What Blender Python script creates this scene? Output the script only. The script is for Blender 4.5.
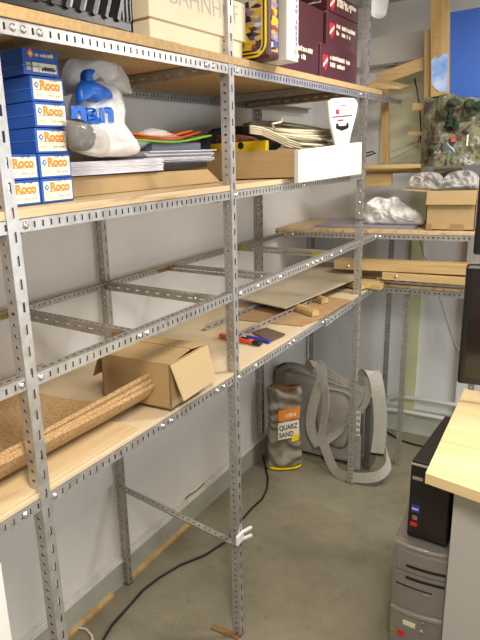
import bpy, bmesh, math, random
from mathutils import Vector, Matrix, noise
random.seed(4)
S = bpy.context.scene
for o in list(bpy.data.objects): bpy.data.objects.remove(o)
col = S.collection
V = Vector
# ------------------------------------------------------------------ camera
CAM = V((1.36192, -0.03876, 1.67838))
YAW, PIT, ROL, F, PX, PY = 0.628968, 0.261196, -0.051833, 596.7327, 163.5283, 323.5923
_f = V((-math.sin(YAW)*math.cos(PIT), math.cos(YAW)*math.cos(PIT), -math.sin(PIT)))
_r = V((math.cos(YAW), math.sin(YAW), 0)); _u = _r.cross(_f)
RX = math.cos(ROL)*_r + math.sin(ROL)*_u
RY = -math.sin(ROL)*_r + math.cos(ROL)*_u
cd = bpy.data.cameras.new('camera'); cam = bpy.data.objects.new('camera', cd); col.objects.link(cam)
M = Matrix.Identity(4)
for i, a in enumerate((RX, RY, -_f)):
    for j in range(3): M[j][i] = a[j]
M.translation = CAM; cam.matrix_world = M
cd.sensor_fit = 'AUTO'; cd.sensor_width = 36; cd.lens = F*36/640
cd.shift_x = (240-PX)/640; cd.shift_y = (PY-320)/640; cd.clip_start = .02
S.camera = cam
# ------------------------------------------------------------------ light
w = bpy.data.worlds.new('world'); S.world = w; w.use_nodes = True
w.node_tree.nodes['Background'].inputs[0].default_value = (.75, .85, 1, 1)
w.node_tree.nodes['Background'].inputs[1].default_value = .25
def area(name, loc, target, sx, sy, power, color):
    l = bpy.data.lights.new(name, 'AREA'); l.shape = 'RECTANGLE'; l.size = sx; l.size_y = sy
    l.energy = power; l.color = color
    o = bpy.data.objects.new(name, l); col.objects.link(o); o.location = loc
    o.rotation_euler = (V(target)-V(loc)).to_track_quat('-Z', 'Y').to_euler()
area('ceiling_lamp_near', (1.45, .15, 2.40), (1.3, .3, 0), .16, 1.2, 36, (1, .93, .82))
area('ceiling_lamp_far', (1.45, 2.40, 2.40), (1.35, 2.55, 0), 1.2, .16, 27, (1, .94, .85))
area('window_daylight', (2.95, 1.9, 1.45), (0, 2.2, .9), 1.2, 1.0, 17, (.78, .89, 1))
S.view_settings.view_transform = 'Standard'; S.view_settings.look = 'None'
S.view_settings.exposure = 0.44; S.view_settings.gamma = 1; S.view_settings.use_curve_mapping = False
# ------------------------------------------------------------------ geometry helpers
def at(u, v, ax, val):
    """world point on the plane ax = val that the photograph shows at pixel (u, v)"""
    d = (u-PX)/F*RX - (v-PY)/F*RY + _f
    i = 'xyz'.index(ax); return CAM + d*((val-CAM[i])/d[i])
class MB:
    def __init__(s): s.v = []; s.f = []; s.sm = False; s.dk = set()
    def add(s, vs, fs):
        n = len(s.v); s.v += [V(p) for p in vs]; s.f += [tuple(i+n for i in f) for f in fs]; return s
    def hexa(s, b, t):      # bottom 4 and top 4 corners, counter-clockwise seen from above
        return s.add(list(b)+list(t), [(3,2,1,0),(4,5,6,7),(0,1,5,4),(1,2,6,5),(2,3,7,6),(3,0,4,7)])
    def box(s, x0, x1, y0, y1, z0, z1, rz=0, c=None):
        vs = [V((x, y, z)) for z in (z0, z1) for x, y in ((x0,y0),(x1,y0),(x1,y1),(x0,y1))]
        if rz:
            c = V(c) if c else V(((x0+x1)/2, (y0+y1)/2, 0)); R = Matrix.Rotation(rz, 3, 'Z')
            c.z = 0; vs = [R@(p-c)+c for p in vs]
        return s.hexa(vs[:4], vs[4:])
    def bar(s, a, b, wd, ht, up=(0,0,1)):   # a rectangular bar from a to b
        a, b = V(a), V(b); d = (b-a).normalized(); sd = d.cross(V(up)).normalized(); u = sd.cross(d)
        q = [sd*wd/2*i+u*ht/2*j for i, j in ((-1,-1),(1,-1),(1,1),(-1,1))]
        return s.add([a+p for p in q]+[b+p for p in q], [(0,1,2,3),(7,6,5,4),(4,5,1,0),(5,6,2,1),(6,7,3,2),(7,4,0,3)])
    def prism(s, pts, d):   # flat outline pushed along d
        n = len(pts); d = V(d); pts = [V(p) for p in pts]
        return s.add(pts+[p+d for p in pts], [tuple(range(n))[::-1], tuple(range(n, 2*n))]+[(i, (i+1)%n, (i+1)%n+n, i+n) for i in range(n)])
    def tube(s, pts, r, n=8, closed=False, cap=True):
        pts = [V(p) for p in pts]; m = len(pts); vs = []; fs = []; up = None
        for i, p in enumerate(pts):
            t = (pts[(i+1)%m]-pts[i-1]) if closed else (pts[min(i+1, m-1)]-pts[max(i-1, 0)])
            t = t.normalized()
            if up is None: up = t.orthogonal().normalized()
            up = (up - t*up.dot(t)).normalized(); sd = t.cross(up)
            rr = r[i] if isinstance(r, (list, tuple)) else r
            vs += [p+up*rr*math.cos(k*2*math.pi/n)+sd*rr*math.sin(k*2*math.pi/n) for k in range(n)]
        for i in range(m if closed else m-1):
            for k in range(n):
                j = (i+1)%m; fs.append((i*n+k, i*n+(k+1)%n, j*n+(k+1)%n, j*n+k))
        if cap and not closed: fs += [tuple(range(n))[::-1], tuple(range((m-1)*n, m*n))]
        s.sm = True; return s.add(vs, fs)
    def dome(s, c, nrm, r, h=None, n=10):
        c = V(c); nrm = V(nrm).normalized(); a = nrm.orthogonal().normalized(); b = nrm.cross(a); h = h or r*.6
        vs = []; fs = []
        for i in range(3):
            t = i*math.pi/6
            vs += [c+nrm*h*math.sin(t)+(a*math.cos(k*2*math.pi/n)+b*math.sin(k*2*math.pi/n))*r*math.cos(t) for k in range(n)]
        vs.append(c+nrm*h)
        for i in range(2):
            for k in range(n): fs.append((i*n+k, i*n+(k+1)%n, (i+1)*n+(k+1)%n, (i+1)*n+k))
        fs += [(2*n+k, 2*n+(k+1)%n, 3*n) for k in range(n)]
        s.sm = True; return s.add(vs, fs)
    def grid(s, fn, nu, nv, th=0, closed=False):
        """surface fn(u, v) -> point, given thickness th along its normal"""
        P = [[V(fn(i/nu, j/nv)) for j in range(nv+1)] for i in range(nu+1)]
        vs = [p for r_ in P for p in r_]; W = nv+1
        fs = [(i*W+j, (i+1)*W+j, (i+1)*W+j+1, i*W+j+1) for i in range(nu) for j in range(nv)]
        if th:
            N = len(vs); off = []
            for i in range(nu+1):
                for j in range(nv+1):
                    a = P[min(i+1, nu)][j]-P[max(i-1, 0)][j]; b = P[i][min(j+1, nv)]-P[i][max(j-1, 0)]
                    n = a.cross(b); n = n.normalized() if n.length else V((0,0,1)); off.append(P[i][j]-n*th)
            vs += off; fs += [tuple(k+N for k in f[::-1]) for f in fs]
            bd = [i*W for i in range(nu+1)]+[nu*W+j for j in range(1, W)]+[i*W+nv for i in range(nu-1, -1, -1)]+[j for j in range(nv-1, 0, -1)]
            m = len(bd); fs += [(bd[k], bd[k]+N, bd[(k+1)%m]+N, bd[(k+1)%m]) for k in range(m)]
        return s.add(vs, fs)
    def pillow(s, outline, nrm, depth, back=None, rings=9, amp=.0, sc=30, p=2.4, seed=0, sub=3):
        """closed soft body: outline blown up along nrm (front) and against it (back)"""
        nrm = V(nrm).normalized(); pts = [V(q) for q in outline]; o2 = []
        n = len(pts)
        for i in range(n):
            p0, p1, p2, p3 = pts[i-1], pts[i], pts[(i+1)%n], pts[(i+2)%n]
            for k in range(sub):
                t = k/sub
                o2.append(.5*((2*p1)+(p2-p0)*t+(2*p0-5*p1+4*p2-p3)*t*t+(3*p1-3*p2+p3-p0)*t**3))
        n = len(o2); c = sum(o2, V())/n; back = depth if back is None else back
        def nz(q): return noise.noise(q*sc+V((seed*7.1, 0, 0)))*amp + abs(noise.noise(q*sc*1.9+V((0, seed*3.3, 4))))*amp*.9
        vs = []; fs = []
        for side, dp in ((1, depth), (-1, back)):
            for k in range(rings):
                r = 1-k/rings; q = (1-r**p)**(1/p) if r < 1 else 0
                for a in o2:
                    b = c+(a-c)*r; vs.append(b+nrm*side*(dp*q+(nz(b+nrm*side*.1) if k else 0)*min(1, k/2)))
            vs.append(c+nrm*side*(dp+nz(c)))
        H = rings*n+1
        for h, fl in ((0, 0), (H, 1)):
            for k in range(rings-1):
                for i in range(n):
                    f = (h+k*n+i, h+k*n+(i+1)%n, h+(k+1)*n+(i+1)%n, h+(k+1)*n+i); fs.append(f[::-1] if fl else f)
            for i in range(n):
                f = (h+(rings-1)*n+i, h+(rings-1)*n+(i+1)%n, h+rings*n); fs.append(f[::-1] if fl else f)
        fs += [(i, H+i, H+(i+1)%n, (i+1)%n) for i in range(n)]
        s.sm = True; return s.add(vs, fs)
    def ribbon(s, path, wdt, th, across):
        """strap: path points, width direction per point"""
        path = [V(p) for p in path]; n = len(path); P = []; A = []
        ac = across if isinstance(across, list) else [across]*n
        for i in range(n-1):
            p0 = path[max(i-1, 0)]; p1 = path[i]; p2 = path[i+1]; p3 = path[min(i+2, n-1)]
            for k in range(6):
                t = k/6; P.append(.5*((2*p1)+(p2-p0)*t+(2*p0-5*p1+4*p2-p3)*t*t+(3*p1-3*p2+p3-p0)*t**3))
                A.append(V(ac[i]).lerp(V(ac[i+1]), t).normalized())
        P.append(path[-1]); A.append(V(ac[-1]).normalized()); m = len(P); W = []
        for i in range(m):
            t = (P[min(i+1, m-1)]-P[max(i-1, 0)]).normalized(); a = (A[i]-t*A[i].dot(t)).normalized(); nn = t.cross(a)
            W += [P[i]-a*wdt/2-nn*th/2, P[i]+a*wdt/2-nn*th/2, P[i]+a*wdt/2+nn*th/2, P[i]-a*wdt/2+nn*th/2]
        fs = [(i*4+k, i*4+(k+1)%4, (i+1)*4+(k+1)%4, (i+1)*4+k) for i in range(m-1) for k in range(4)]
        fs += [(3,2,1,0), tuple((m-1)*4+k for k in range(4))]
        return s.add(W, fs)
    def plate(s, O, u, L, a, wd, n, t, pitch, hu, hw, off=.5, start=0):
        """perforated strip: origin O, length L along u, width wd along a, thickness t along n"""
        O, u, a, n = V(O), V(u).normalized(), V(a).normalized(), V(n).normalized()
        k = max(1, round(L/pitch)); q = L/k; c0 = wd*off
        for i in range(k):
            o = O+u*q*i; xs = ((0, 0), (q, 0), (q, wd), (0, wd)); m = q/2
            hs = ((m-hu/2, c0-hw/2), (m+hu/2, c0-hw/2), (m+hu/2, c0+hw/2), (m-hu/2, c0+hw/2))
            vs = [o+u*x+a*y+n*z for z in (0, t) for x, y in xs+hs]
            fs = []
            for j in range(4):
                l = (j+1)%4
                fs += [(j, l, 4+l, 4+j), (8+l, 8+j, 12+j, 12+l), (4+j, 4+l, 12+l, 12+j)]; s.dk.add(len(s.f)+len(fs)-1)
            fs += [(0, 1, 9, 8), (2, 3, 11, 10)]
            if i == 0: fs.append((3, 0, 8, 11))
            if i == k-1: fs.append((1, 2, 10, 9))
            s.add(vs, fs)
        return s
    def angle(s, A, B, a, b, w=.028, t=.0035, pa=.0225, ha=(.005, .008), pb=.0225, hb=(.005, .008), wb=None):
        """L-section from A to B along its outer corner; flange a then flange b; h = (along, across) of the holes"""
        A, B, a, b = V(A), V(B), V(a).normalized(), V(b).normalized(); L = (B-A).length; u = B-A
        s.plate(A, u, L, a, w, b, t, pa, ha[0], ha[1]); s.plate(A+b*t, u, L, b, (wb or w)-t, a, t, pb, hb[0], hb[1])
        return s
    def build(s, name, mat, parent=None, bevel=0, smooth=None, subd=0):
        me = bpy.data.meshes.new(name); off = parent_loc(parent)
        me.from_pydata([p-off for p in s.v], [], s.f); me.materials.append(mat)
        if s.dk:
            me.materials.append(m_holeshade)
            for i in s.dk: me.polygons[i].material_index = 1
        if (s.sm if smooth is None else smooth):
            for p in me.polygons: p.use_smooth = True
        o = bpy.data.objects.new(name, me); col.objects.link(o)
        if parent: o.parent = parent
        if bevel:
            m = o.modifiers.new('bevel', 'BEVEL'); m.width = bevel; m.segments = 2; m.limit_method = 'ANGLE'
        if subd:
            m = o.modifiers.new('subd', 'SUBSURF'); m.levels = subd; m.render_levels = subd
        return o
def parent_loc(p):
    v = V()
    while p: v = v+V(p.location); p = p.parent
    return v
def thing(name, label, cat, loc, group=None):
    o = bpy.data.objects.new(name, None); col.objects.link(o); o.location = V(loc); o.empty_display_size = .05
    o['label'] = label; o['category'] = cat
    if group: o['group'] = group
    return o
def tag(o, label, cat, group=None):
    o['label'] = label; o['category'] = cat
    if group: o['group'] = group
    return o
def struct(o): o['kind'] = 'structure'; return o
def lab(o, t): o['label'] = t; return o
def text(txt, size, O, ux, uy, mat, name, parent, bold=0, width=None, th=.0004, shear=0, drape=None):
    """flat lettering as mesh: origin O (lower left), reading direction ux, up uy"""
    c = bpy.data.curves.new('t', 'FONT'); c.body = txt; c.size = size; c.offset = bold; c.shear = shear
    o = bpy.data.objects.new('t', c); col.objects.link(o)
    dg = bpy.context.evaluated_depsgraph_get(); me0 = o.evaluated_get(dg).to_mesh()
    vs = [v.co.copy() for v in me0.vertices]; fs = [tuple(p.vertices) for p in me0.polygons]
    o.to_mesh_clear if False else None
    bpy.data.objects.remove(o)
    if not vs: return None
    x0 = min(v.x for v in vs); x1 = max(v.x for v in vs); k = (width/(x1-x0)) if width else 1
    ux, uy = V(ux).normalized(), V(uy).normalized(); n = ux.cross(uy)
    mb = MB(); mb.add([V(O)+ux*(v.x-x0)*k+uy*v.y+n*th for v in vs], fs)
    if drape:
        tree_, dr_, off_ = drape
        for i, p in enumerate(mb.v):
            h = tree_.ray_cast(p-dr_*.3, dr_)
            if h[0]: mb.v[i] = h[0]-dr_*off_
    return mb.build(name, mat, parent)
def scribble(O, ux, uy, length, h, mt, name, parent, n=9, th=.0004):
    """print too small and blurred to read: a broken row of short strokes"""
    O, ux, uy = V(O), V(ux).normalized(), V(uy).normalized(); nn = ux.cross(uy); mb = MB(); x = 0; st = length/n
    for k in range(n):
        wd = st*random.uniform(.5, .85); hh = h*random.uniform(.7, 1)
        if random.random() < .9: mb.prism([O+ux*x, O+ux*(x+wd), O+ux*(x+wd)+uy*hh, O+ux*x+uy*hh], nn*th)
        x += st
    return mb.build(name, mt, parent)
# ------------------------------------------------------------------ materials
def mat(name, c, rough=.6, metal=0, c2=None, sc=8, bump=0, bsc=60, stretch=(1,1,1), det=4, spec=.5, alpha=None, trans=0, coat=0, rv=0, lo=.35, hi=.65):
    m = bpy.data.materials.new(name); m.use_nodes = True; nt = m.node_tree; b = nt.nodes['Principled BSDF']
    b.inputs['Base Color'].default_value = (*c, 1); b.inputs['Roughness'].default_value = rough
    b.inputs['Metallic'].default_value = metal; b.inputs['Specular IOR Level'].default_value = spec
    if coat: b.inputs['Coat Weight'].default_value = coat
    if trans: b.inputs['Transmission Weight'].default_value = trans
    if alpha is not None: b.inputs['Alpha'].default_value = alpha
    tc = nt.nodes.new('ShaderNodeTexCoord'); mp = nt.nodes.new('ShaderNodeMapping'); mp.inputs['Scale'].default_value = stretch
    nt.links.new(tc.outputs['Object'], mp.inputs[0])
    if c2 or rv:
        n = nt.nodes.new('ShaderNodeTexNoise'); n.inputs['Scale'].default_value = sc; n.inputs['Detail'].default_value = det
        nt.links.new(mp.outputs[0], n.inputs[0])
        if c2:
            r = nt.nodes.new('ShaderNodeValToRGB'); r.color_ramp.elements[0].position = lo; r.color_ramp.elements[1].position = hi
            r.color_ramp.elements[0].color = (*c, 1); r.color_ramp.elements[1].color = (*c2, 1)
            nt.links.new(n.outputs[0], r.inputs[0]); nt.links.new(r.outputs[0], b.inputs['Base Color'])
        if rv:
            q = nt.nodes.new('ShaderNodeMapRange'); q.inputs['To Min'].default_value = rough-rv; q.inputs['To Max'].default_value = rough+rv
            nt.links.new(n.outputs[0], q.inputs[0]); nt.links.new(q.outputs[0], b.inputs['Roughness'])
    if bump:
        n2 = nt.nodes.new('ShaderNodeTexNoise'); n2.inputs['Scale'].default_value = bsc; n2.inputs['Detail'].default_value = 4
        bp = nt.nodes.new('ShaderNodeBump'); bp.inputs['Strength'].default_value = bump; bp.inputs['Distance'].default_value = .01
        nt.links.new(mp.outputs[0], n2.inputs[0]); nt.links.new(n2.outputs[0], bp.inputs['Height']); nt.links.new(bp.outputs[0], b.inputs['Normal'])
    return m
def wood(name, c, c2, dark, axis='y', sc=14, rough=.55, knots=0):
    """board wood: grain bands stretched along axis"""
    m = bpy.data.materials.new(name); m.use_nodes = True; nt = m.node_tree; b = nt.nodes['Principled BSDF']; b.inputs['Roughness'].default_value = rough
    tc = nt.nodes.new('ShaderNodeTexCoord'); mp = nt.nodes.new('ShaderNodeMapping')
    st = {'x': (.08, 1, 1), 'y': (1, .08, 1), 'z': (1, 1, .08)}[axis]; mp.inputs['Scale'].default_value = st
    nt.links.new(tc.outputs['Object'], mp.inputs[0])
    n = nt.nodes.new('ShaderNodeTexNoise'); n.inputs['Scale'].default_value = sc; n.inputs['Detail'].default_value = 6; n.inputs['Distortion'].default_value = .6
    nt.links.new(mp.outputs[0], n.inputs[0])
    r = nt.nodes.new('ShaderNodeValToRGB'); e = r.color_ramp.elements
    e[0].position = .3; e[0].color = (*dark, 1); e[1].position = .7; e[1].color = (*c2, 1); x = e.new(.46); x.color = (*c, 1)
    nt.links.new(n.outputs[0], r.inputs[0]); out = r.outputs[0]
    if knots:
        mp2 = nt.nodes.new('ShaderNodeMapping'); mp2.inputs['Scale'].default_value = {'x': (.35, 1, 1), 'y': (1, .35, 1), 'z': (1, 1, .35)}[axis]
        nt.links.new(tc.outputs['Object'], mp2.inputs[0])
        vo = nt.nodes.new('ShaderNodeTexVoronoi'); vo.inputs['Scale'].default_value = knots; nt.links.new(mp2.outputs[0], vo.inputs[0])
        r2 = nt.nodes.new('ShaderNodeValToRGB'); r2.color_ramp.elements[0].position = .04; r2.color_ramp.elements[1].position = .13
        r2.color_ramp.elements[0].color = (.22, .09, .02, 1); r2.color_ramp.elements[1].color = (1, 1, 1, 1)
        nt.links.new(vo.outputs['Distance'], r2.inputs[0]); mx = nt.nodes.new('ShaderNodeMix'); mx.data_type = 'RGBA'; mx.blend_type = 'MULTIPLY'
        mx.inputs[0].default_value = .8; nt.links.new(out, mx.inputs[6]); nt.links.new(r2.outputs[0], mx.inputs[7]); out = mx.outputs[2]
    nt.links.new(out, b.inputs['Base Color']); return m
m_wall = mat('wall_paint', (.74, .71, .67), .85, c2=(.80, .77, .735), sc=3, bump=.12, bsc=90)
m_wallb = mat('wall_paint_back', (.76, .76, .75), .8, c2=(.82, .82, .81), sc=2.5, bump=.12, bsc=70)
m_trim = mat('white_gloss', (.72, .70, .66), .4, c2=(.64, .61, .56), sc=12)
m_base = mat('grey_green_skirting', (.36, .36, .30), .6, c2=(.42, .42, .36), sc=9, bump=.05)
m_base2 = mat('pale_green_wall', (.50, .54, .44), .7, c2=(.56, .58, .50), sc=6)
m_yell = mat('pale_yellow_paint', (.74, .72, .48), .7, c2=(.79, .77, .55), sc=5)
m_lime = mat('yellow_green_paint', (.62, .64, .36), .7, c2=(.70, .70, .46), sc=8)
m_conc = mat('concrete', (.66, .63, .57), .9, c2=(.74, .71, .65), sc=7, bump=.3, bsc=50)
m_ceil = mat('ceiling_paint', (.52, .50, .47), .9, c2=(.56, .54, .51), sc=3)
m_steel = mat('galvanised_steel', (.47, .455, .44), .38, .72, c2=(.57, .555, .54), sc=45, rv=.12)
m_holeshade = mat('painted_hole_shade', (.035, .032, .03), .8)  # near-black colour paints shade into the walls of the punched holes
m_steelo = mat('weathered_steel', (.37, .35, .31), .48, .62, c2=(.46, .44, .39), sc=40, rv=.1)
m_bolt = mat('zinc_bolt', (.75, .74, .72), .25, .95)
m_rust = mat('rusty_plate', (.30, .13, .06), .8, .2, c2=(.22, .17, .05), sc=60)
m_olive = mat('olive_chromate', (.40, .38, .06), .45, .6, c2=(.55, .50, .16), sc=50)
m_chip = mat('chipboard_edge', (.44, .28, .12), .75, c2=(.52, .35, .17), sc=70, bump=.15, bsc=250)
m_under = mat('chipboard', (.42, .29, .15), .8, c2=(.50, .35, .19), sc=80)
m_ply = wood('plywood', (.62, .47, .27), (.68, .54, .33), (.52, .36, .19), 'y', 22)
m_osb = wood('pine_board', (.58, .42, .24), (.66, .51, .31), (.36, .23, .11), 'y', 40)
m_plyp = mat('plywood_pale', (.62, .49, .31), .6, c2=(.67, .54, .37), sc=5, stretch=(3,.5,1))
m_pine = wood('pine_post', (.48, .31, .12), (.55, .38, .17), (.40, .24, .08), 'z', 26)
m_pinex = wood('pine_beam', (.54, .36, .15), (.63, .45, .22), (.45, .27, .09), 'x', 26, knots=3)
m_board = mat('hardboard_greybeige', (.50, .42, .29), .6, c2=(.56, .48, .35), sc=6)
m_desk = wood('laminated_pine', (.86, .66, .33), (.90, .74, .44), (.76, .52, .24), 'x', 11, .4, knots=5)
m_lamelt = mat('desk_leg_laminate', (.52, .50, .48), .45)
m_cork = mat('cork', (.40, .23, .09), .9, c2=(.60, .40, .20), sc=220, bump=.5, bsc=400, lo=.4, hi=.6, det=2)
m_card = mat('cardboard', (.41, .275, .125), .8, c2=(.45, .305, .145), sc=10)
m_card2 = mat('cardboard_inside', (.50, .36, .19), .85)
m_cardd = mat('brown_paper', (.36, .22, .10), .85, c2=(.42, .27, .13), sc=15)
m_cream = mat('cream_card', (.74, .62, .42), .7, c2=(.78, .67, .48), sc=6)
m_tape = mat('parcel_tape', (.33, .20, .09), .35)
m_blue = mat('blue_carton', (.012, .085, .42), .45)
m_bluel = mat('light_blue_edge', (.05, .2, .62), .5)
m_label = mat('label_cream', (.82, .76, .58), .6)
m_orange = mat('orange_ink', (.90, .25, .02), .6)
m_ink = mat('dark_ink', (.06, .06, .12), .6)
m_inkb = mat('faded_blue_ink', (.22, .22, .36), .6)
m_grey = mat('grey_ink', (.42, .42, .38), .6)
m_white = mat('white_plastic', (.80, .78, .74), .4)
m_whitef = mat('white_laminate', (.76, .74, .66), .4, c2=(.80, .78, .71), sc=3)
m_film = mat('white_bag_film', (.88, .87, .87), .28)
m_filmt = mat('translucent_bag_film', (.80, .80, .80), .25, alpha=.72)
m_clear = mat('clear_film', (.50, .47, .44), .10, alpha=.35)
m_bluep = mat('blue_print', (.01, .14, .62), .35)
m_black = mat('black_plastic', (.012, .011, .011), .35)
m_blackc = mat('black_cloth', (.014, .013, .014), .9, bump=.3)
m_paper = mat('paper_stack', (.62, .60, .66), .8, c2=(.75, .73, .78), sc=20, stretch=(1,1,12))
m_paperg = mat('grey_brochures', (.42, .41, .46), .6, c2=(.60, .58, .62), sc=20, stretch=(1,1,12))
m_paperw = mat('white_paper', (.78, .76, .74), .7)
m_green = mat('green_card', (.22, .55, .03), .5)
m_red = mat('red_plastic', (.80, .09, .03), .4)
m_redp = mat('maroon_film', (.10, .02, .02), .3, c2=(.35, .12, .08), sc=30)
m_yellow = mat('yellow_plastic', (.85, .62, .01), .4)
m_maroon = mat('maroon_carton', (.065, .012, .014), .4, c2=(.085, .017, .02), sc=3)
m_heart = mat('red_ink', (.70, .02, .04), .5)
m_navy = mat('blue_grey_box', (.13, .15, .20), .5)
m_cable = mat('beige_cable', (.60, .54, .38), .5)
m_cabw = mat('white_cable', (.66, .62, .54), .5)
m_strap = mat('grey_webbing', (.43, .40, .35), .85, c2=(.48, .45, .40), sc=60, bump=.2, bsc=300)
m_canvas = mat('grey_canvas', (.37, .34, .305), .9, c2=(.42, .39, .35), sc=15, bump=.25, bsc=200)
m_silver = mat('silver_plastic', (.29, .265, .245), .38, .35, c2=(.32, .295, .27), sc=4)
m_silverl = mat('silver_trim', (.50, .47, .43), .25, .6)
m_screen = mat('monitor_screen', (.02, .012, .010), .12)
m_mon = mat('monitor_black', (.010, .010, .012), .3)
m_sky = mat('sky_blue_paint', (.028, .10, .43), .6, c2=(.036, .125, .48), sc=2)
m_sky2 = mat('cloudy_sky_paint', (.10, .27, .72), .6, c2=(.52, .62, .85), sc=11)
m_sand = mat('dark_abrasive', (.10, .065, .04), .7, c2=(.14, .09, .06), sc=90)
m_bluet = mat('blue_plastic', (.03, .04, .45), .4)
m_lilac = mat('lilac_grey_board', (.30, .26, .31), .6)
m_pipe = mat('painted_pipe', (.62, .61, .58), .35)
m_tree = mat('dark_green_flock', (.010, .025, .012), .95, c2=(.02, .045, .018), sc=90, bump=.6)
m_treel = mat('green_flock', (.022, .040, .015), .95, c2=(.045, .065, .028), sc=90, bump=.6)
def floor_mat():
    m = bpy.data.materials.new('worn_floor'); m.use_nodes = True; nt = m.node_tree; b = nt.nodes['Principled BSDF']; b.inputs['Roughness'].default_value = .55
    tc = nt.nodes.new('ShaderNodeTexCoord')
    n1 = nt.nodes.new('ShaderNodeTexNoise'); n1.inputs['Scale'].default_value = 2.2; n1.inputs['Detail'].default_value = 10; n1.inputs['Roughness'].default_value = .7
    n2 = nt.nodes.new('ShaderNodeTexNoise'); n2.inputs['Scale'].default_value = 34; n2.inputs['Detail'].default_value = 6
    for n in (n1, n2): nt.links.new(tc.outputs['Object'], n.inputs[0])
    r = nt.nodes.new('ShaderNodeValToRGB'); r.color_ramp.elements[0].position = .35; r.color_ramp.elements[1].position = .68
    r.color_ramp.elements[0].color = (.175, .152, .10, 1); r.color_ramp.elements[1].color = (.29, .258, .185, 1)
    nt.links.new(n1.outputs[0], r.inputs[0])
    r2 = nt.nodes.new('ShaderNodeValToRGB'); r2.color_ramp.elements[0].position = .3; r2.color_ramp.elements[1].position = .42
    r2.color_ramp.elements[0].color = (.42, .38, .30, 1); r2.color_ramp.elements[1].color = (1, 1, 1, 1)
    nt.links.new(n2.outputs[0], r2.inputs[0])
    mx = nt.nodes.new('ShaderNodeMix'); mx.data_type = 'RGBA'; mx.blend_type = 'MULTIPLY'; mx.inputs[0].default_value = .28
    nt.links.new(r.outputs[0], mx.inputs[6]); nt.links.new(r2.outputs[0], mx.inputs[7]); nt.links.new(mx.outputs[2], b.inputs['Base Color'])
    bp = nt.nodes.new('ShaderNodeBump'); bp.inputs['Strength'].default_value = .15; bp.inputs['Distance'].default_value = .004
    nt.links.new(n2.outputs[0], bp.inputs['Height']); nt.links.new(bp.outputs[0], b.inputs['Normal']); return m
m_floor = floor_mat()
# ------------------------------------------------------------------ room
XW, YW, ZC = -.08, 3.57, 2.45
struct(MB().box(-.25, 3.2, -2, 3.8, -.1, 0).build('floor', m_floor))
struct(MB().box(-.25, 3.2, -2, 3.8, ZC, ZC+.1).build('ceiling', m_ceil))
struct(MB().box(-.25, XW, -2, 3.8, 0, ZC).build('wall_left', m_wall))
struct(MB().box(XW, 3.2, YW, 3.8, 0, ZC).build('wall_back', m_wallb))
struct(MB().box(XW, 3.2, -2.1, -2, 0, ZC).build('wall_front', m_wall))
struct(MB().box(3.1, 3.2, -2, 3.57, 0, ZC).build('wall_right', m_wall))
struct(MB().box(XW, -.065, -1.9, YW, 0, .108).build('baseboard_left', m_base))
struct(MB().box(XW, 3.1, YW-.015, YW, 0, .16).build('baseboard_back', m_base2))
t = MB(); t.box(XW, -.060, -1.9, YW, .108, .119); t.box(XW, -.068, -1.9, YW, .119, .130); t.box(XW, -.074, -1.9, YW, .130, .140)
struct(t.build('trim_1', m_trim, bevel=.001))
def qr(y0, y1, n):
    struct(MB().prism([(-.065, y0, 0), (-.050, y0, 0), (-.051, y0, .010), (-.056, y0, .016), (-.065, y0, .019)], (0, y1-y0, 0)).build(n, m_pine))
qr(.2, 1.47, 'trim_2'); qr(1.59, 2.06, 'trim_3')
# back wall: painted board strips, lintel, corner panel
struct(MB().box(.53, .598, YW-.018, YW, .10, 1.62).build('trim_4', m_lime))
struct(MB().box(.33, 1.4, YW-.02, YW, 1.62, 2.12).build('trim_5', m_yell))
struct(MB().box(-.08, 3.1, YW-.11, YW, 2.135, 2.27).build('trim_6', m_conc))
struct(MB().box(.822, 1.7, YW-.035, YW, .20, 1.45).build('trim_7', m_wallb, bevel=.002))
# ------------------------------------------------------------------ long shelving unit
D, XR = .48, -.04
YA, YB, YC = .71, 1.548, 2.786
def P_(mb, name, mt, par, **k): return mb.build(name, mt, par, **k)
sh = thing('metal_shelving', 'long slotted-angle steel shelving with four levels along the white wall', 'shelving', (D/2, 1.7, 0))
X, Y, Z = V((1,0,0)), V((0,1,0)), V((0,0,1))
for y in (YA, YB, YC):
    zt = 2.44
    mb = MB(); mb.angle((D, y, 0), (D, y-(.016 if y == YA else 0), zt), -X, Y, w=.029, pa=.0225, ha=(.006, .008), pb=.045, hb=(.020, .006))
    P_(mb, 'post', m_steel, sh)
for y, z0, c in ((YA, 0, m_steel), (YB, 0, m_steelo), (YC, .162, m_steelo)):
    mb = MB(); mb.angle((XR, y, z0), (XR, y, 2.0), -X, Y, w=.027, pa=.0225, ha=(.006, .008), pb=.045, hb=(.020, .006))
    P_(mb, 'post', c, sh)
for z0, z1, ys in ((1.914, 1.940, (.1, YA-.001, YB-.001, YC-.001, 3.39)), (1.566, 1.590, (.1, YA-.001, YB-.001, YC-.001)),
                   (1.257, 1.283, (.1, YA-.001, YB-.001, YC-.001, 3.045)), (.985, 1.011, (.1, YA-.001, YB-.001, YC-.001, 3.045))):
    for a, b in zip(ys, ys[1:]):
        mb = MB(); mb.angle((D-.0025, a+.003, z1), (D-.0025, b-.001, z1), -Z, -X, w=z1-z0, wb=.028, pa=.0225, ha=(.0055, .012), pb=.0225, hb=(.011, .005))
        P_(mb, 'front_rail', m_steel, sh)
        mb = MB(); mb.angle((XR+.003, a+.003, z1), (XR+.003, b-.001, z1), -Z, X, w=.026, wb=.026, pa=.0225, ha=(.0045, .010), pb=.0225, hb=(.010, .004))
        P_(mb, 'rear_rail', m_steelo, sh)
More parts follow.
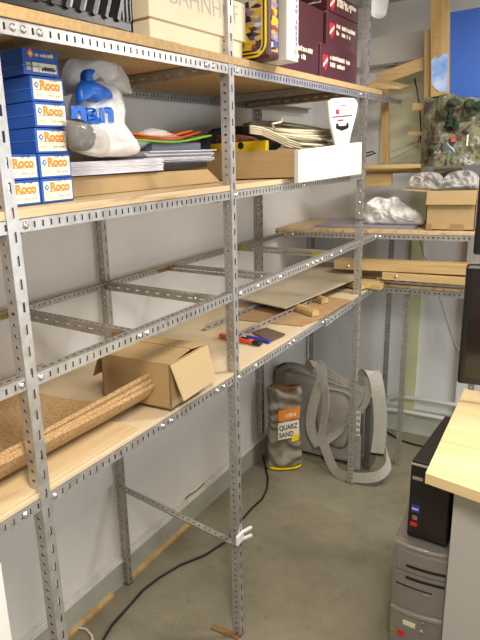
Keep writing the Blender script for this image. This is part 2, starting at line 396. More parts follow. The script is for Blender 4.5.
def crossbar(a, b, z, mt, w=.027, flip=1, ph=.045):
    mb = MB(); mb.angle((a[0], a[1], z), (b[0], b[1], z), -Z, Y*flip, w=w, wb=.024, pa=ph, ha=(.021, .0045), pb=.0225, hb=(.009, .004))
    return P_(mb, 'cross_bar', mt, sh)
for z in (1.282,):
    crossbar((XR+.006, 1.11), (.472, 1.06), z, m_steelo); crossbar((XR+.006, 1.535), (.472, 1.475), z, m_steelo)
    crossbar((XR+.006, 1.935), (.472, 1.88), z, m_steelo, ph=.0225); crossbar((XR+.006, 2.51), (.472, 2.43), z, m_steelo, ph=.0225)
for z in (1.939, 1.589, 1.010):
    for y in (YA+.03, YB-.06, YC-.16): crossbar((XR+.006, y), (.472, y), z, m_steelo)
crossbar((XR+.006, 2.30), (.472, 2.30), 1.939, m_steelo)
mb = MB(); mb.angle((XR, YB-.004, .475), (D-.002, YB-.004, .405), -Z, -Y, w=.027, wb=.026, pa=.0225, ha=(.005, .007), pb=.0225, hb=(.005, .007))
lab(P_(mb, 'brace', m_steelo, sh), 'low diagonal brace with a white plastic clip at its end')
P_(MB().box(.405, .470, 1.052, 1.056, 1.258, 1.279), 'joint_plate', m_rust, sh)
P_(MB().box(.385, .468, 2.424, 2.427, 1.257, 1.281), 'joint_plate', m_olive, sh)
P_(MB().box(-.03, .05, 2.500, 2.503, 1.257, 1.281), 'joint_plate', m_olive, sh)
P_(MB().box(XR+.0068, XR+.0085, .75, 1.09, 1.256, 1.282), 'joint_plate', m_olive, sh)
P_(MB().box(XR+.0068, XR+.008, 1.86, 1.935, 1.257, 1.281), 'joint_plate', m_rust, sh)
# boards
lab(P_(MB().box(-.03, .483, .1, 1.30, 1.941, 1.963), 'shelf_board', m_chip, sh, bevel=.001), 'golden chipboard top shelf')
lab(P_(MB().box(-.03, .481, 1.302, 3.02, 1.941, 1.962), 'shelf_board', m_chip, sh, bevel=.001), 'golden chipboard top shelf')
P_(MB().box(-.03, .476, .1, 1.60, 1.591, 1.608), 'shelf_board', m_osb, sh, bevel=.0015)
P_(MB().box(-.03, .474, 1.603, 2.78, 1.591, 1.607), 'shelf_board', m_osb, sh, bevel=.0015)
P_(MB().box(-.03, .476, .1, 2.99, 1.012, 1.022), 'shelf_board', m_plyp, sh, bevel=.001)
P_(MB().box(-.03, .468, .1, 1.055, 1.0225, 1.030), 'shelf_board', m_ply, sh, bevel=.001)
# bolts: carriage heads on rails and posts
def bolt(p, n, r=.0075, m=m_bolt):
    P_(MB().dome(p, n, r, r*.7), 'bolt', m, sh)
for z, L in ((1.927, (.765, .79, .83, 1.43, 1.465, 1.60, 2.72)), (1.578, (.745, 1.575, 2.1)), (1.270, (.69, .742, 1.075, 1.105, 1.60, 1.72, 1.80, 1.90, 2.15, 2.20, 2.25, 2.30, 2.41, 2.52, 3.03)),
             (.998, (.66, .745, 1.15, 1.19, 1.44, 1.48, 1.575, 1.70, 1.98, 2.02, 2.32, 2.36, 2.42, 2.52, 2.68, 2.98))):
    for y in L: bolt((D+(0 if abs(min((y-YA, y-YB, y-YC), key=abs)) < .03 and y > YA else -.0025), y, z), X, .0078)
for z in (1.51, 1.46, 1.41): bolt((D-.014, YC, z), -Y, .0055)
P_(MB().box(D-.031, D+.002, YC-.002, YC+.031, 1.377, 1.381), 'joint_ring', m_black, sh)
for x, y, z in ((.44, 1.055, 1.269), (.435, 2.424, 1.27), (.41, 1.88, 1.27), (.38, 1.485, 1.27), (.02, 1.104, 1.268), (.0, 1.53, 1.268), (.0, 1.925, 1.268)): bolt((x, y, z), -Y, .0055)
P_(MB().box(D-.031, D+.001, YB-.001, YB+.03, 0, .004), 'foot_pad', m_black, sh)
P_(MB().box(XR-.029, XR+.001, YB-.001, YB+.03, 0, .004), 'foot_pad', m_black, sh)
a, b = at(212, 627, 'z', 0), at(239, 638, 'z', 0)
lab(P_(MB().bar(a+V((0,0,.004)), b+V((0,0,.004)), .026, .004), 'foot_plate', m_rust, sh), 'rusty flat plate under the middle front post')
P_(MB().box(D-.031, D+.002, YC-.002, YC+.03, 0, .008), 'foot_pad', m_rust, sh)
# white clip at the brace end
ck = at(241, 536.5, 'x', D+.004)
clip = thing('cable_clip', 'small white forked plastic clip on the middle front post', 'clip', ck)
mb = MB(); mb.box(ck.x-.004, ck.x+.006, ck.y-.035, ck.y+.012, ck.z-.018, ck.z+.018); P_(mb, 'clip_body', m_white, clip, bevel=.003)
for s_ in (-1, 1): P_(MB().bar(ck+V((0, .005, s_*.013)), ck+V((.014, .052, s_*.016-.004)), .010, .010), 'prong', m_white, clip, bevel=.002)
# ------------------------------------------------------------------ corner shelving on the back wall
YF = 3.06; XE = .98
cs = thing('corner_shelving', 'shorter steel angle shelving with two levels across the far corner', 'shelving', (.45, 3.3, 0))
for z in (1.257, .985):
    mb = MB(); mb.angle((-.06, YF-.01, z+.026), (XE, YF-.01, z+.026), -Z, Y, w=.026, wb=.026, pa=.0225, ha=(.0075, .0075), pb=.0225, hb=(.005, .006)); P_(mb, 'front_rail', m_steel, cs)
    P_(MB().box(-.05, XE-.01, YF-.0055, YF-.003, z+.001, z+.024), 'hole_shade_strip', m_holeshade, cs)  # added dark strip, stands in for the shaded space behind the rail holes
    mb = MB(); mb.angle((-.06, YW-.02, z+.026), (XE, YW-.02, z+.026), -Z, -Y, w=.026, wb=.026); P_(mb, 'rear_rail', m_steelo, cs)
def pst(x, y, z0, z1, mt, k='post', a=X, b=Y): P_(MB().angle((x, y, z0), (x, y, z1), a, b, w=.028, pa=.0225, ha=(.011, .005), pb=.0225, hb=(.005, .007)), k, mt, cs)
pst(at(399.5, 380, 'y', 3.10).x, 3.10, 0, .985, m_steelo); pst(-.055, 3.50, 0, 1.257, m_steelo)
pst(at(384, 350, 'y', 3.47).x, 3.47, 0, 1.257, m_steelo); pst(.95, 3.03, 0, 1.3, m_steel)
P_(MB().box(-.07, XE, YF-.014, YW-.002, 1.284, 1.302), 'shelf_board', m_osb, cs, bevel=.0015)
P_(MB().box(-.07, XE, YF-.008, YW-.002, 1.012, 1.028), 'shelf_board', m_osb, cs, bevel=.0015)
for x, z in ((.49, 1.27), (.49, .998), (.02, 1.27), (-.02, 1.27)): P_(MB().dome((x, YF-.01, z), -Y, .0075), 'bolt', m_bolt, cs)
P_(MB().box(-.045, .005, YF-.013, YF-.011, 1.26, 1.281), 'joint_plate', m_olive, cs)
# ------------------------------------------------------------------ blue train boxes
ux, uz = V((0,1,0)), V((0,0,1))
def train_box(y0, y1, z0, z1, x1, label, scrawl, kind=0, xd=.19, dx=0):
    t = thing('train_box', label, 'box', ((x1-xd/2), (y0+y1)/2, z0), 'blue model train cartons on the second shelf')
    g = .0008
    b_ = MB().box(x1-xd, x1, y0+g, y1-g, z0+g, z1-g); P_(b_, 'carton', m_blue, t, bevel=.001)
    W = y1-y0; H = z1-z0
    if kind == 0:
        P_(MB().box(x1-xd+.01, x1-.002, y0-.0004, y0+.002, z0+H*.5-.0008, z0+H*.5+.0008), 'carton_edge', m_bluel, t)
        l = P_(MB().box(x1-.001, x1+.0006, y0+.007, y1-.005, z0+.005, z1-.006), 'label', m_label, t)
        text('Roco', H*.47, (x1+.0007, y0+W*.27, z0+H*.50), ux, uz, m_orange, 'lettering', l, bold=.0012, width=W*.60)
        P_(MB().box(x1+.0006, x1+.001, y0+.010, y1-.009, z0+H*.455, z0+H*.47), 'rule', m_ink, l)
        cx, cz, r = y0+W*.17, z0+H*.64, H*.14
        P_(MB().prism([(x1+.0008, cx-r, cz), (x1+.0008, cx, cz-r), (x1+.0008, cx+r, cz), (x1+.0008, cx, cz+r)], (.0003, 0, 0)), 'emblem', m_bluep, l)
        r *= .45; P_(MB().prism([(x1+.0012, cx-r, cz), (x1+.0012, cx, cz-r), (x1+.0012, cx+r, cz), (x1+.0012, cx, cz+r)], (.0003, 0, 0)), 'emblem_centre', m_label, l)
        text('46%d' % random.randint(100, 999), H*.15, (x1+.0007, y0+W*.13, z0+H*.22), ux, uz, m_grey, 'small_print', l)
        wg = MB(); wy = y0+W*.52; wz = z0+H*.22
        wg.box(x1+.0006, x1+.001, wy, wy+W*.34, wz+.002, wz+.0032); wg.box(x1+.0006, x1+.001, wy, wy+.001, wz, wz+.009); wg.box(x1+.0006, x1+.001, wy+W*.34-.001, wy+W*.34, wz, wz+.006)
        for k in (.04, .10, .22, .29): wg.dome((x1+.0005, wy+W*k, wz+.0005), X, .0022, .0004, 6)
        P_(wg, 'wagon_drawing', m_grey, l)
        if scrawl: text(scrawl, H*.20, (x1+.0012, y0+W*.50, z0+H*.84), ux, uz, m_ink, 'handwriting', l, shear=.3, width=W*.3)
    else:
        P_(MB().box(x1-xd+.002, x1+.0006, y0-.0006, y1, z0+.0165, z0+.018), 'lid_edge', m_bluel, t)
        l = P_(MB().box(x1-.001, x1+.0006, y0+.026, y1-.008, z0+.007, z0+.025), 'label', m_label, t)
        P_(MB().box(x1+.0006, x1+.001, y0+.042, y0+.043, z0+.007, z0+.025), 'rule', m_bluep, l)
        wg = MB(); wg.box(x1+.0006, x1+.001, y0+.050, y1-.012, z0+.011, z0+.015)
        for k in range(5): wg.dome((x1+.0005, y0+.053+k*.0075, z0+.0105), X, .0022, .0004, 6)
        wg.box(x1+.0006, x1+.001, y0+.056, y1-.017, z0+.015, z0+.018)
        P_(wg, 'locomotive_drawing', m_ink, l)
        P_(MB().box(x1-.001, x1+.0006, y0+.009, y0+.021, z0+.009, z0+.024), 'price_sticker', m_grey, t)
        e = V((x1+.0006, y0+.022, z0+.041)); r = .009
        P_(MB().prism([e+V((0,-r,0)), e+V((0,0,-r)), e+V((0,r,0)), e+V((0,0,r))], (.0004, 0, 0)), 'emblem', m_orange, t)
        e = e+V((.0005,0,0)); r = .004
        P_(MB().prism([e+V((0,-r,0)), e+V((0,0,-r)), e+V((0,r,0)), e+V((0,0,r))], (.0004, 0, 0)), 'emblem_centre', m_label, t)
        scribble((x1+.0006, y0+.034, z0+.037), ux, uz, .045, .006, m_label, 'lettering', t, 12)
        P_(MB().dome((x1, y0+.083, z0+.041), X, .0045, .0006), 'yellow_emblem', m_yellow, t)
    return t
hs = [1.609, 1.6605, 1.712, 1.7645, 1.816, 1.866]
words = ['lowest', 'second lowest', 'third', 'fourth', 'fifth']
for i in range(5):
    train_box(.868+(i%2)*.001, .966+(i%2)*.001-.0005*i, hs[i], hs[i+1], .400-.0015*(i%3), 'blue carton with cream label, %s from the shelf in the right column' % words[i], ['', '54', 'b1 b7', '.49', '1 AU 5R2L'][i] or '51 5')
for i in range(2):
    train_box(.770, .864, hs[i], hs[i+1], .402, 'blue carton with cream label, %s in the short left column' % ('bottom one' if i == 0 else 'upper one'), ['14', '94'][i])
train_box(.858, .960, 1.867, 1.918, .394, 'topmost blue carton with a locomotive picture on the tall column', '', 1)
# ------------------------------------------------------------------ white carrier bag and clear bag
def px(pts, ax, val): return [at(u, v, ax, val) for u, v in pts]
bag = thing('carrier_bag', 'stuffed white plastic carrier bag with blue print beside the blue cartons', 'bag', (.27, 1.3, 1.70))
NX = V((.95, -.3, 0)).normalized()
bag_mb = MB().pillow(px([(72,112),(76,90),(92,82),(108,84),(117,96),(120,118),(128,136),(138,148),(134,155),(110,157),(90,156),(78,150),(70,132)], 'x', .30), NX, .050, .06, amp=.020, sc=20, rings=18)
from mathutils.bvhtree import BVHTree
bag_tree = BVHTree.FromPolygons(bag_mb.v, bag_mb.f); P_(bag_mb, 'bag_body', m_film, bag)
P_(MB().pillow(px([(77,104),(76,92),(79,82),(88,80),(98,83),(108,89),(113,98),(104,99.5),(96,103),(86,98),(81,100)], 'x', .352), NX, .020, .02, amp=.006, sc=22, rings=8), 'blue_print', m_bluep, bag)
P_(MB().pillow(px([(83,84),(82,72),(87,69),(94,70),(91,77),(92,84)], 'x', .350), NX, .016, .02, amp=.004, sc=22, rings=6), 'blue_print', m_bluep, bag)
P_(MB().pillow(px([(66,62),(84,57),(114,55),(120,62),(131,88),(131,94),(112,90),(100,82),(86,76),(74,84),(66,96),(60,88)], 'x', .26), NX, .022, .03, amp=.02, sc=24, rings=10), 'bag_neck', m_filmt, bag)
p0 = at(70, 120, 'x', .400); p1 = at(123, 117.5, 'x', .400)
text('ngan', .066, p0+V((.006, 0, -.004)), (p1-p0), V((0, .0, 1)), m_bluep, 'lettering', bag, bold=.003, width=(p1-p0).length, drape=(bag_tree, -NX, .006))
cb = thing('clear_bag', 'clear plastic bag with dark contents lying against the white carrier bag', 'bag', (.38, 1.1, 1.66))
P_(MB().pillow(px([(64,121),(78,121),(96,126),(107,133),(110,146),(104,157),(92,156),(76,152),(68,146),(64,128)], 'x', .415), NX, .022, .02, amp=.012, sc=26, rings=9), 'film', m_clear, cb)
P_(MB().pillow(px([(68,122),(80,119),(92,127),(96,138),(90,150),(76,150),(68,146)], 'x', .412), NX, .014, .012, amp=.010, sc=30, rings=6), 'contents', m_blackc, cb)
# ------------------------------------------------------------------ papers on the second shelf
zt = 1.608
c = thing('flat_carton', 'flat brown cardboard carton under the paper stacks on the second shelf', 'box', (.15, 1.4, zt))
P_(MB().hexa([(-.02, 1.05, zt+.001), (.30, 1.05, zt+.001), (.30, 1.80, zt+.001), (-.02, 1.80, zt+.001)], [(-.02, 1.05, zt+.05), (.285, 1.05, zt+.05), (.285, 1.74, zt+.046), (-.02, 1.74, zt+.046)]), 'carton', m_card, c, bevel=.002)
def stack(name, label, x0, x1, y0, y1, z0, n, th, mt, group, wob=.006, rz=0, cat='papers'):
    """a pile: each leaf block is one part"""
    t = thing(name, label, cat, ((x0+x1)/2, (y0+y1)/2, z0), group)
    for k in range(n):
        a, b = random.uniform(-wob, wob), random.uniform(-wob, wob)
        P_(MB().box(x0+a, x1+a, y0+b, y1+b, z0+k*th+.0003, z0+(k+1)*th, rz=rz+random.uniform(-.01, .01)), 'sheaf', mt if not isinstance(mt, list) else mt[k%len(mt)], t)
    return t
G = 'papers piled on the second shelf'
stack('paper_stack', 'near pile of white magazines on a cardboard carton', .04, .30, 1.00, 1.46, zt+.052, 8, .0042, m_paper, G, .003)
tag(MB().box(.02, .285, 1.475, 1.74, zt+.052, zt+.070).build('black_folder', m_black, bevel=.002), 'black folder lying under the far pile of brochures', 'folder')
stack('paper_stack', 'far pile of grey white brochures on a black folder', .02, .27, 1.44, 1.80, zt+.071, 8, .0048, m_paperg, G, .010, -.05)
P_(MB().box(.10, .325, 1.16, 1.62, zt+.0465, zt+.0515, rz=.04), 'x', m_paperw, None) if False else None
tag(MB().box(.0, .245, 1.50, 1.76, zt+.111, zt+.133, rz=-.05).build('document_box', m_navy, bevel=.001), 'dark blue-grey flat box under the green and orange magazines', 'box')
def leaf(nm, label, y0, y1, x0, x1, z, th, mt, curl, rz):
    R = Matrix.Rotation(rz, 3, 'Z'); c = V(((x0+x1)/2, (y0+y1)/2, 0))
    mb = MB().grid(lambda u, v: R@(V((x0+(x1-x0)*u, y0+(y1-y0)*v, 0))-c)+c+V((0, 0, z+curl*max(0, v-.5)**2*4+.004*math.sin(v*6+u*2))), 6, 14, -th)
    return tag(mb.build(nm, mt, smooth=True), label, 'magazine', G)
leaf('magazine', 'green magazine with a curling end on the dark flat box', 1.40, 1.80, .03, .26, zt+.137, .005, m_green, .012, -.06)
leaf('magazine', 'orange and red magazine on top of the green one', 1.38, 1.76, .04, .25, zt+.146, .004, m_red, .016, -.02)
leaf('magazine', 'dull orange booklet between the red magazine and the white film', 1.36, 1.70, .06, .26, zt+.154, .003, m_orange, .012, .03)
wf = MB().pillow([at(u, v, 'x', .2) for u, v in ((130,146),(132,136),(142,130),(154,133),(170,139),(182,142),(170,146),(150,149))], (.9, 0, .4), .04, .05, amp=.008, sc=24, rings=7)
tag(wf.build('plastic_sleeve', m_film), 'crumpled white plastic sleeve lying on the coloured magazines', 'sleeve')
tag(MB().pillow(px([(192,160),(196,146),(204,136),(216,131),(228,131),(244,128),(262,126),(262,140),(240,150),(220,158)], 'x', .12), (.8, 0, .5), .05, .05, amp=.012, sc=18, rings=8).build('black_cloth_bag', m_blackc), 'crumpled black cloth bag at the back of the second shelf', 'bag')
# ------------------------------------------------------------------ drawer with cable, levels, card
dr = thing('drawer', 'loose wooden drawer with a white front jutting over the second shelf edge', 'drawer', (.3, 2.3, zt))
TL, BL, TR, BR = at(298.5, 150, 'x', .525), at(298.5, 183, 'x', .525), at(362, 142, 'x', .525), at(361.5, 174, 'x', .525)
T_ = -.016
mb = MB(); mb.hexa([BL+V((T_,0,0)), BL, BR, BR+V((T_,0,0))], [TL+V((T_,0,0)), TL, TR, TR+V((T_,0,0))])
P_(mb, 'drawer_front', m_whitef, dr, bevel=.0015)
yl = TL.y+.02; yr = TR.y-.04
zb, ztp = zt+.003, TL.z+.012
def board(x0, x1, y0, y1, za, zb_, nm='side_panel', mt=m_ply): P_(MB().hexa([(x0,y0,za),(x1,y0,za),(x1,y1,za),(x0,y1,za)], [(x0,y0,zb_),(x1,y0,zb_-.009 if y1-y0 < .02 else zb_),(x1,y1,zb_-.009 if y1-y0 < .02 else zb_),(x0,y1,zb_)]), nm, mt, dr, bevel=.001)
m_dr = mat('drawer_side_wood', (.60, .40, .20), .55, c2=(.66, .46, .25), sc=12, stretch=(.3, 1, 4))
board(.04, .509, yl, yl+.012, zb, ztp, mt=m_dr); board(.04, .509, yr, yr+.012, zb, ztp, mt=m_dr); board(.028, .040, yl, yr+.012, zb, ztp, 'back_panel', m_dr)
board(.04, .505, yl+.012, yr, zb+.004, zb+.010, 'drawer_bottom', m_under)
# coil of beige cable
coil = thing('cable_coil', 'coiled beige cable lying in the wooden drawer', 'cable', (.3, 2.35, 1.74))
for k in range(18):
    r1 = .19+random.uniform(-.045, .010); cx, cy = .29+random.uniform(-.012, .012), 2.40+random.uniform(-.03, .03); zz = 1.732+.0040*k
    tx, ty = -.22+random.uniform(-.10, .10), random.uniform(-.05, .05)
    pts = [V((cx+.80*r1*math.cos(a), cy+r1*1.45*math.sin(a), zz+tx*.8*r1*math.cos(a)+ty*r1*math.sin(a))) for a in [i*2*math.pi/32 for i in range(32)]]
    P_(MB().tube(pts, .0042, 6, closed=True), 'cable_loop', m_cable, coil)
P_(MB().tube([at(u, v, 'x', .40) for u, v in ((275,129),(272,124),(281,122),(282,119))], .004, 6), 'cable_end', m_cable, coil)
for k in range(4):
    P_(MB().tube([at(u, v+k*2.2, 'x', .44-.02*k) for u, v in ((250,126),(262,128),(276,134),(288,140),(300,144))], .004, 6), 'cable_strand', m_cable, coil)
a, b = at(235, 149, 'x', .36), at(270, 150, 'x', .43)
lv = thing('spirit_level', 'yellow spirit level with a black vial hole in the wooden drawer', 'level', (.36, 2.0, 1.70))
A0, B0 = V((.18, TL.y+.055, 1.7)), V((.40, TL.y+.045, 1.7))
P_(MB().box(.10, .385, yl+.02, yl+.045, 1.62, 1.741), 'level_body', m_yellow, lv, bevel=.002)
P_(MB().dome((.285, yl+.0195, 1.728), -Y, .013, .002, 14), 'vial_hole', m_black, lv)
P_(MB().box(.225, .240, yl+.019, yl+.0202, 1.722, 1.736), 'sticker', m_white, lv)
tag(MB().pillow([(.10, yl+.08, 1.70), (.10, yl+.08, 1.76), (.18, yl+.08, 1.775), (.27, yl+.08, 1.765), (.33, yl+.08, 1.745), (.36, yl+.08, 1.70), (.25, yl+.08, 1.66)], (0, -1, .3), .025, .025, amp=.008, sc=40, rings=7).build('maroon_pouch', m_redp), 'dark red shiny packet behind the yellow level in the drawer', 'packet')
tag(MB().pillow([(.04, yl+.2, 1.70), (.04, yl+.2, 1.79), (.14, yl+.2, 1.805), (.24, yl+.2, 1.80), (.33, yl+.2, 1.775), (.36, yl+.2, 1.72), (.2, yl+.2, 1.66)], (0, -1, .3), .05, .05, amp=.012, sc=30, rings=8).build('black_cable_bundle', m_blackc), 'black bundle at the back of the wooden drawer', 'bundle')
# white waisted plastic card
o_ = [(329,101),(333,98.5),(344,97.5),(354,98),(357.5,101),(358,106),(356,117),(353,128),(351,136),(349,146),(336,147),(334,136),(331,124),(329.5,112)]
sc_ = thing('plastic_scoop', 'white waisted plastic spatula standing upright in the wooden drawer', 'spatula', at(342, 146, 'x', .49))
P_(MB().prism(px(o_, 'x', .490), (-.010, 0, 0)), 'blade', m_white, sc_, bevel=.003)
def strip(pts, nm, mt, par, x=.4906): P_(MB().prism(px(pts, 'x', x), (.0004, 0, 0)), nm, mt, par)
strip([(332,116.6),(352,114.8),(352,116),(332,117.8)], 'printed_line', m_ink, sc_)
strip([(336,124),(338,123),(339,126),(346,125.5),(347,122.5),(348.5,122.5),(348.5,128),(342,131),(336,128.5)], 'printed_logo', m_black, sc_)
scribble(at(337.5, 121.5, 'x', .4908), at(348, 120.3, 'x', .49)-at(338, 121.3, 'x', .49), Z, .075, .008, m_heart, 'red_print', sc_, 9)
for v in (108, 110.5, 113): strip([(341.5,v),(350,v-.8),(350,v-.1),(341.5,v+.7)], 'small_print', m_grey, sc_)
strip([(336,109.5),(339,109.2),(339,114),(336,114.3)], 'red_mark', m_heart, sc_)
strip([(340,105.5),(345.5,105),(345.5,106),(340,106.5)], 'red_mark', m_heart, sc_)
# ------------------------------------------------------------------ top shelf
z1 = 1.9635
cr = thing('plastic_crate', 'black slatted plastic crate at the left end of the top shelf', 'crate', (.25, .85, z1))
xc, ye, ys_ = .455, 1.150, .55
P_(MB().box(.10, xc, ys_, ye, z1, z1+.010), 'crate_floor', m_black, cr)
P_(MB().box(xc-.012, xc, ys_, ye, z1, z1+.030), 'bottom_rim', m_black, cr, bevel=.002)
P_(MB().box(xc-.010, xc, ys_, ye, z1+.19, z1+.22), 'top_rim', m_black, cr, bevel=.002)
P_(MB().box(xc-.012, xc, ye-.045, ye, z1+.026, z1+.19), 'corner_panel', m_black, cr)
P_(MB().box(xc-.010, xc, .80, .93, z1+.026, z1+.19), 'corner_panel', m_black, cr)
P_(MB().box(.10, xc, ye-.008, ye, z1, z1+.22), 'end_panel', m_black, cr)
P_(MB().box(.10, xc, ys_, ys_+.008, z1, z1+.22), 'end_panel', m_black, cr)
P_(MB().box(.10, .108, ys_, ye, z1, z1+.22), 'rear_panel', m_black, cr)
for k in range(3): P_(MB().box(xc-.004, xc+.003, ye-.040+k*.014, ye-.036+k*.014, z1+.03, z1+.2), 'rib', m_black, cr)
for k in range(15):
    y = ys_-.02+k*.040
    if y > ys_: P_(MB().bar((xc-.006, y, z1+.025), (xc-.006, y+.075, z1+.195), .010, .024, up=X), 'slat', m_black, cr)
for k in range(2):
    y = (.60, .94)[k]
    tag(MB().pillow([(.40, y, z1+.014), (.40, y, z1+.17), (.40, y+.07, z1+.18), (.40, y+.155, z1+.16), (.40, y+.155, z1+.014)], X, .026, .1, amp=.008, sc=25, rings=6).build('wrapped_parcel', m_white),
        'white wrapped bundle inside the black crate, %s' % ('at the picture edge', 'showing between its right slats')[k], 'parcel', 'white bundles in the crate')
# cream box with lid
bx = thing('archive_box', 'cream cardboard box with overhanging lid and handwritten capitals on top shelf', 'box', (.3, 1.45, z1))
P_(MB().box(.15, .462, 1.205, 1.665, z1, z1+.075), 'box_base', m_cream, bx, bevel=.002)
P_(MB().box(.14, .469, 1.196, 1.673, z1+.048, z1+.150), 'lid', m_cream, bx, bevel=.002)
text('BAHNHOF', .070, (.4695, 1.285, z1+.090), ux, (0, -.1, 1), m_grey, 'handwriting', bx, width=.345, bold=-.0012)
# picture tin
tn = thing('picture_tin', 'box with colourful picture front and yellow border beside the cream box', 'box', (.4, 1.72, z1))
tx, ty = .532, 1.700
m_pic = bpy.data.materials.new('picture_print'); m_pic.use_nodes = True
nt = m_pic.node_tree; bs = nt.nodes['Principled BSDF']; tc = nt.nodes.new('ShaderNodeTexCoord'); vo = nt.nodes.new('ShaderNodeTexVoronoi'); vo.inputs['Scale'].default_value = 34
mp = nt.nodes.new('ShaderNodeMapping'); mp.inputs['Scale'].default_value = (1, 1, 2.2); nt.links.new(tc.outputs['Object'], mp.inputs[0])
nt.links.new(mp.outputs[0], vo.inputs[0]); rp = nt.nodes.new('ShaderNodeValToRGB'); rp.color_ramp.interpolation = 'CONSTANT'
cols = [(.05,.02,.03), (.62,.40,.10), (.10,.08,.30), (.30,.05,.04), (.70,.66,.55), (.28,.24,.45), (.80,.52,.02), (.04,.03,.05)]
for i, c_ in enumerate(cols):
    e = rp.color_ramp.elements[i] if i < 2 else rp.color_ramp.elements.new(i/8)
    e.position = i/8; e.color = (*c_, 1)
sp = nt.nodes.new('ShaderNodeSeparateColor'); nt.links.new(vo.outputs['Color'], sp.inputs[0]); nt.links.new(sp.outputs[0], rp.inputs[0]); nt.links.new(rp.outputs[0], bs.inputs['Base Color']); bs.inputs['Roughness'].default_value = .3
P_(MB().box(.20, tx, ty, ty+.075, z1, z1+.33), 'box_body', m_maroon, tn, bevel=.012)
P_(MB().box(.22, tx-.022, ty-.0012, ty+.001, z1+.018, z1+.31), 'picture', m_pic, tn)
def rrect(x0, x1, za, zb, r, y, n=5):
    o = []
    for cx, cz, a0 in ((x1-r, za+r, -90), (x1-r, zb-r, 0), (x0+r, zb-r, 90), (x0+r, za+r, 180)):
        for k in range(n+1): t_ = math.radians(a0+90*k/n); o.append(V((cx+r*math.cos(t_), y, cz+r*math.sin(t_))))
    return o
for d_, w_ in ((0, .0035), (.011, .0025)):
    P_(MB().tube(rrect(.212+d_, tx-.012-d_, z1+.010+d_, z1+.32-d_, .035-d_, ty-.001), w_, 6, closed=True), 'yellow_border', m_yellow, tn)
P_(MB().prism([(tx-.15, ty-.0016, z1+.04), (tx-.06, ty-.0016, z1+.05), (tx-.075, ty-.0016, z1+.075), (tx-.11, ty-.0016, z1+.072)], (0, -.0006, 0)), 'yellow_patch', m_yellow, tn)
P_(MB().box(tx-.0005, tx+.0008, ty+.012, ty+.058, z1+.02, z1+.31), 'side_picture', m_pic, tn)
P_(MB().box(tx-.0005, tx+.0012, ty+.020, ty+.042, z1+.185, z1+.31), 'green_patch', m_green, tn)
wb = thing('white_box', 'narrow white box with vertical lettering standing behind the picture box', 'box', (.4, 1.83, z1))
wy0, wy1 = ty+.078, ty+.165
P_(MB().box(.22, .552, wy0, wy1, z1+.001, z1+.34), 'box_body', m_white, wb, bevel=.002)
scribble((.5526, wy1-.010, z1+.030), Z, (0, -1, 0), .17, .016, m_inkb, 'lettering', wb, 11)
P_(MB().dome((.5526, wy1-.020, z1+.034), X, .014, .0012, 12), 'round_emblem', m_grey, wb)
for k in range(4): P_(MB().box(.552, .5524, wy0+.018+k*.008, wy0+.020+k*.008, z1+.16+.02*(k%2), z1+.33), 'small_print', m_grey, wb)
lb_ = thing('grey_label_box', 'plain pale grey box end between the white box and maroon cartons', 'box', (.35, 1.98, z1+.11))
P_(MB().box(.15, .47, 1.93, 2.055, z1+.131, z1+.36), 'box_body', m_grey if False else mat('pale_grey_card', (.55, .53, .50), .6), lb_, bevel=.001)
P_(MB().box(.4695, .4708, 1.955, 2.03, z1+.14, z1+.165), 'barcode_patch', m_grey, lb_)
# maroon cartons
def heart(cy, cz, s, x):
    p = []
    for k in range(24):
        t_ = k*2*math.pi/24; p.append(V((x, cy+s*16*math.sin(t_)**3/17, cz+s*1.25*(13*math.cos(t_)-5*math.cos(2*t_)-2*math.cos(3*t_)-math.cos(4*t_))/17)))
    return p
def wine(x1_, y0, y1, za, label, h=.128, deep=.30, txt=True, hx=.055):
    t = thing('maroon_carton', label, 'box', (x1_-deep/2, (y0+y1)/2, za), 'maroon cartons on the top shelf')
    P_(MB().box(x1_-deep, x1_, y0, y1, za+.0005, za+h-.0005), 'carton', m_maroon, t, bevel=.002)
    P_(MB().box(x1_-deep, x1_+.0006, y0-.0008, y0+.0015, za+h-.006, za+h-.002), 'carton_edge', m_cardd, t)
    if txt:
        P_(MB().prism(heart(y0+hx, za+h*.50, .030, x1_+.0004), (.0006, 0, 0)), 'heart_emblem', m_heart, t)
        c_ = V((x1_+.0012, y0+hx, za+h*.5))
        P_(MB().prism([c_+V((0,-.026,-.022)), c_+V((0,.022,.006)), c_+V((0,.022,.018)), c_+V((0,-.026,-.010))], (.0004,0,0)), 'heart_band', m_label, t)
        scribble((x1_+.0006, y0+hx+.05, za+h*.60), ux, Z, .23, .017, m_label, 'print_line', t, 15)
        scribble((x1_+.0006, y0+hx+.05, za+h*.40), ux, Z, .17, .017, m_label, 'print_line', t, 11)
    for q_ in (.78, .60, .42): scribble((x1_-.075, y0-.0005, za+h*q_), X, Z, .055, .007, m_label, 'side_print', t, 5)
    return t
wine(.452, 2.305, 2.735, z1, 'maroon carton with red heart standing directly on the shelf, by the far post')
wine(.452, 1.93, 2.29, z1, 'maroon carton partly hidden behind the white box, on the shelf', hx=.02)
wine(.440, 2.40, 2.77, z1+.129, 'maroon carton with red heart on the middle layer of the pile', h=.125)
wine(.440, 2.40, 2.77, z1+.255, 'maroon carton cut off by the top of the picture', h=.07)
tag(MB().box(.20, .43, 2.07, 2.39, z1+.131, z1+.25).build('maroon_carton', m_maroon, bevel=.002), 'plain maroon carton behind the pale grey box end', 'box', 'maroon cartons on the top shelf')
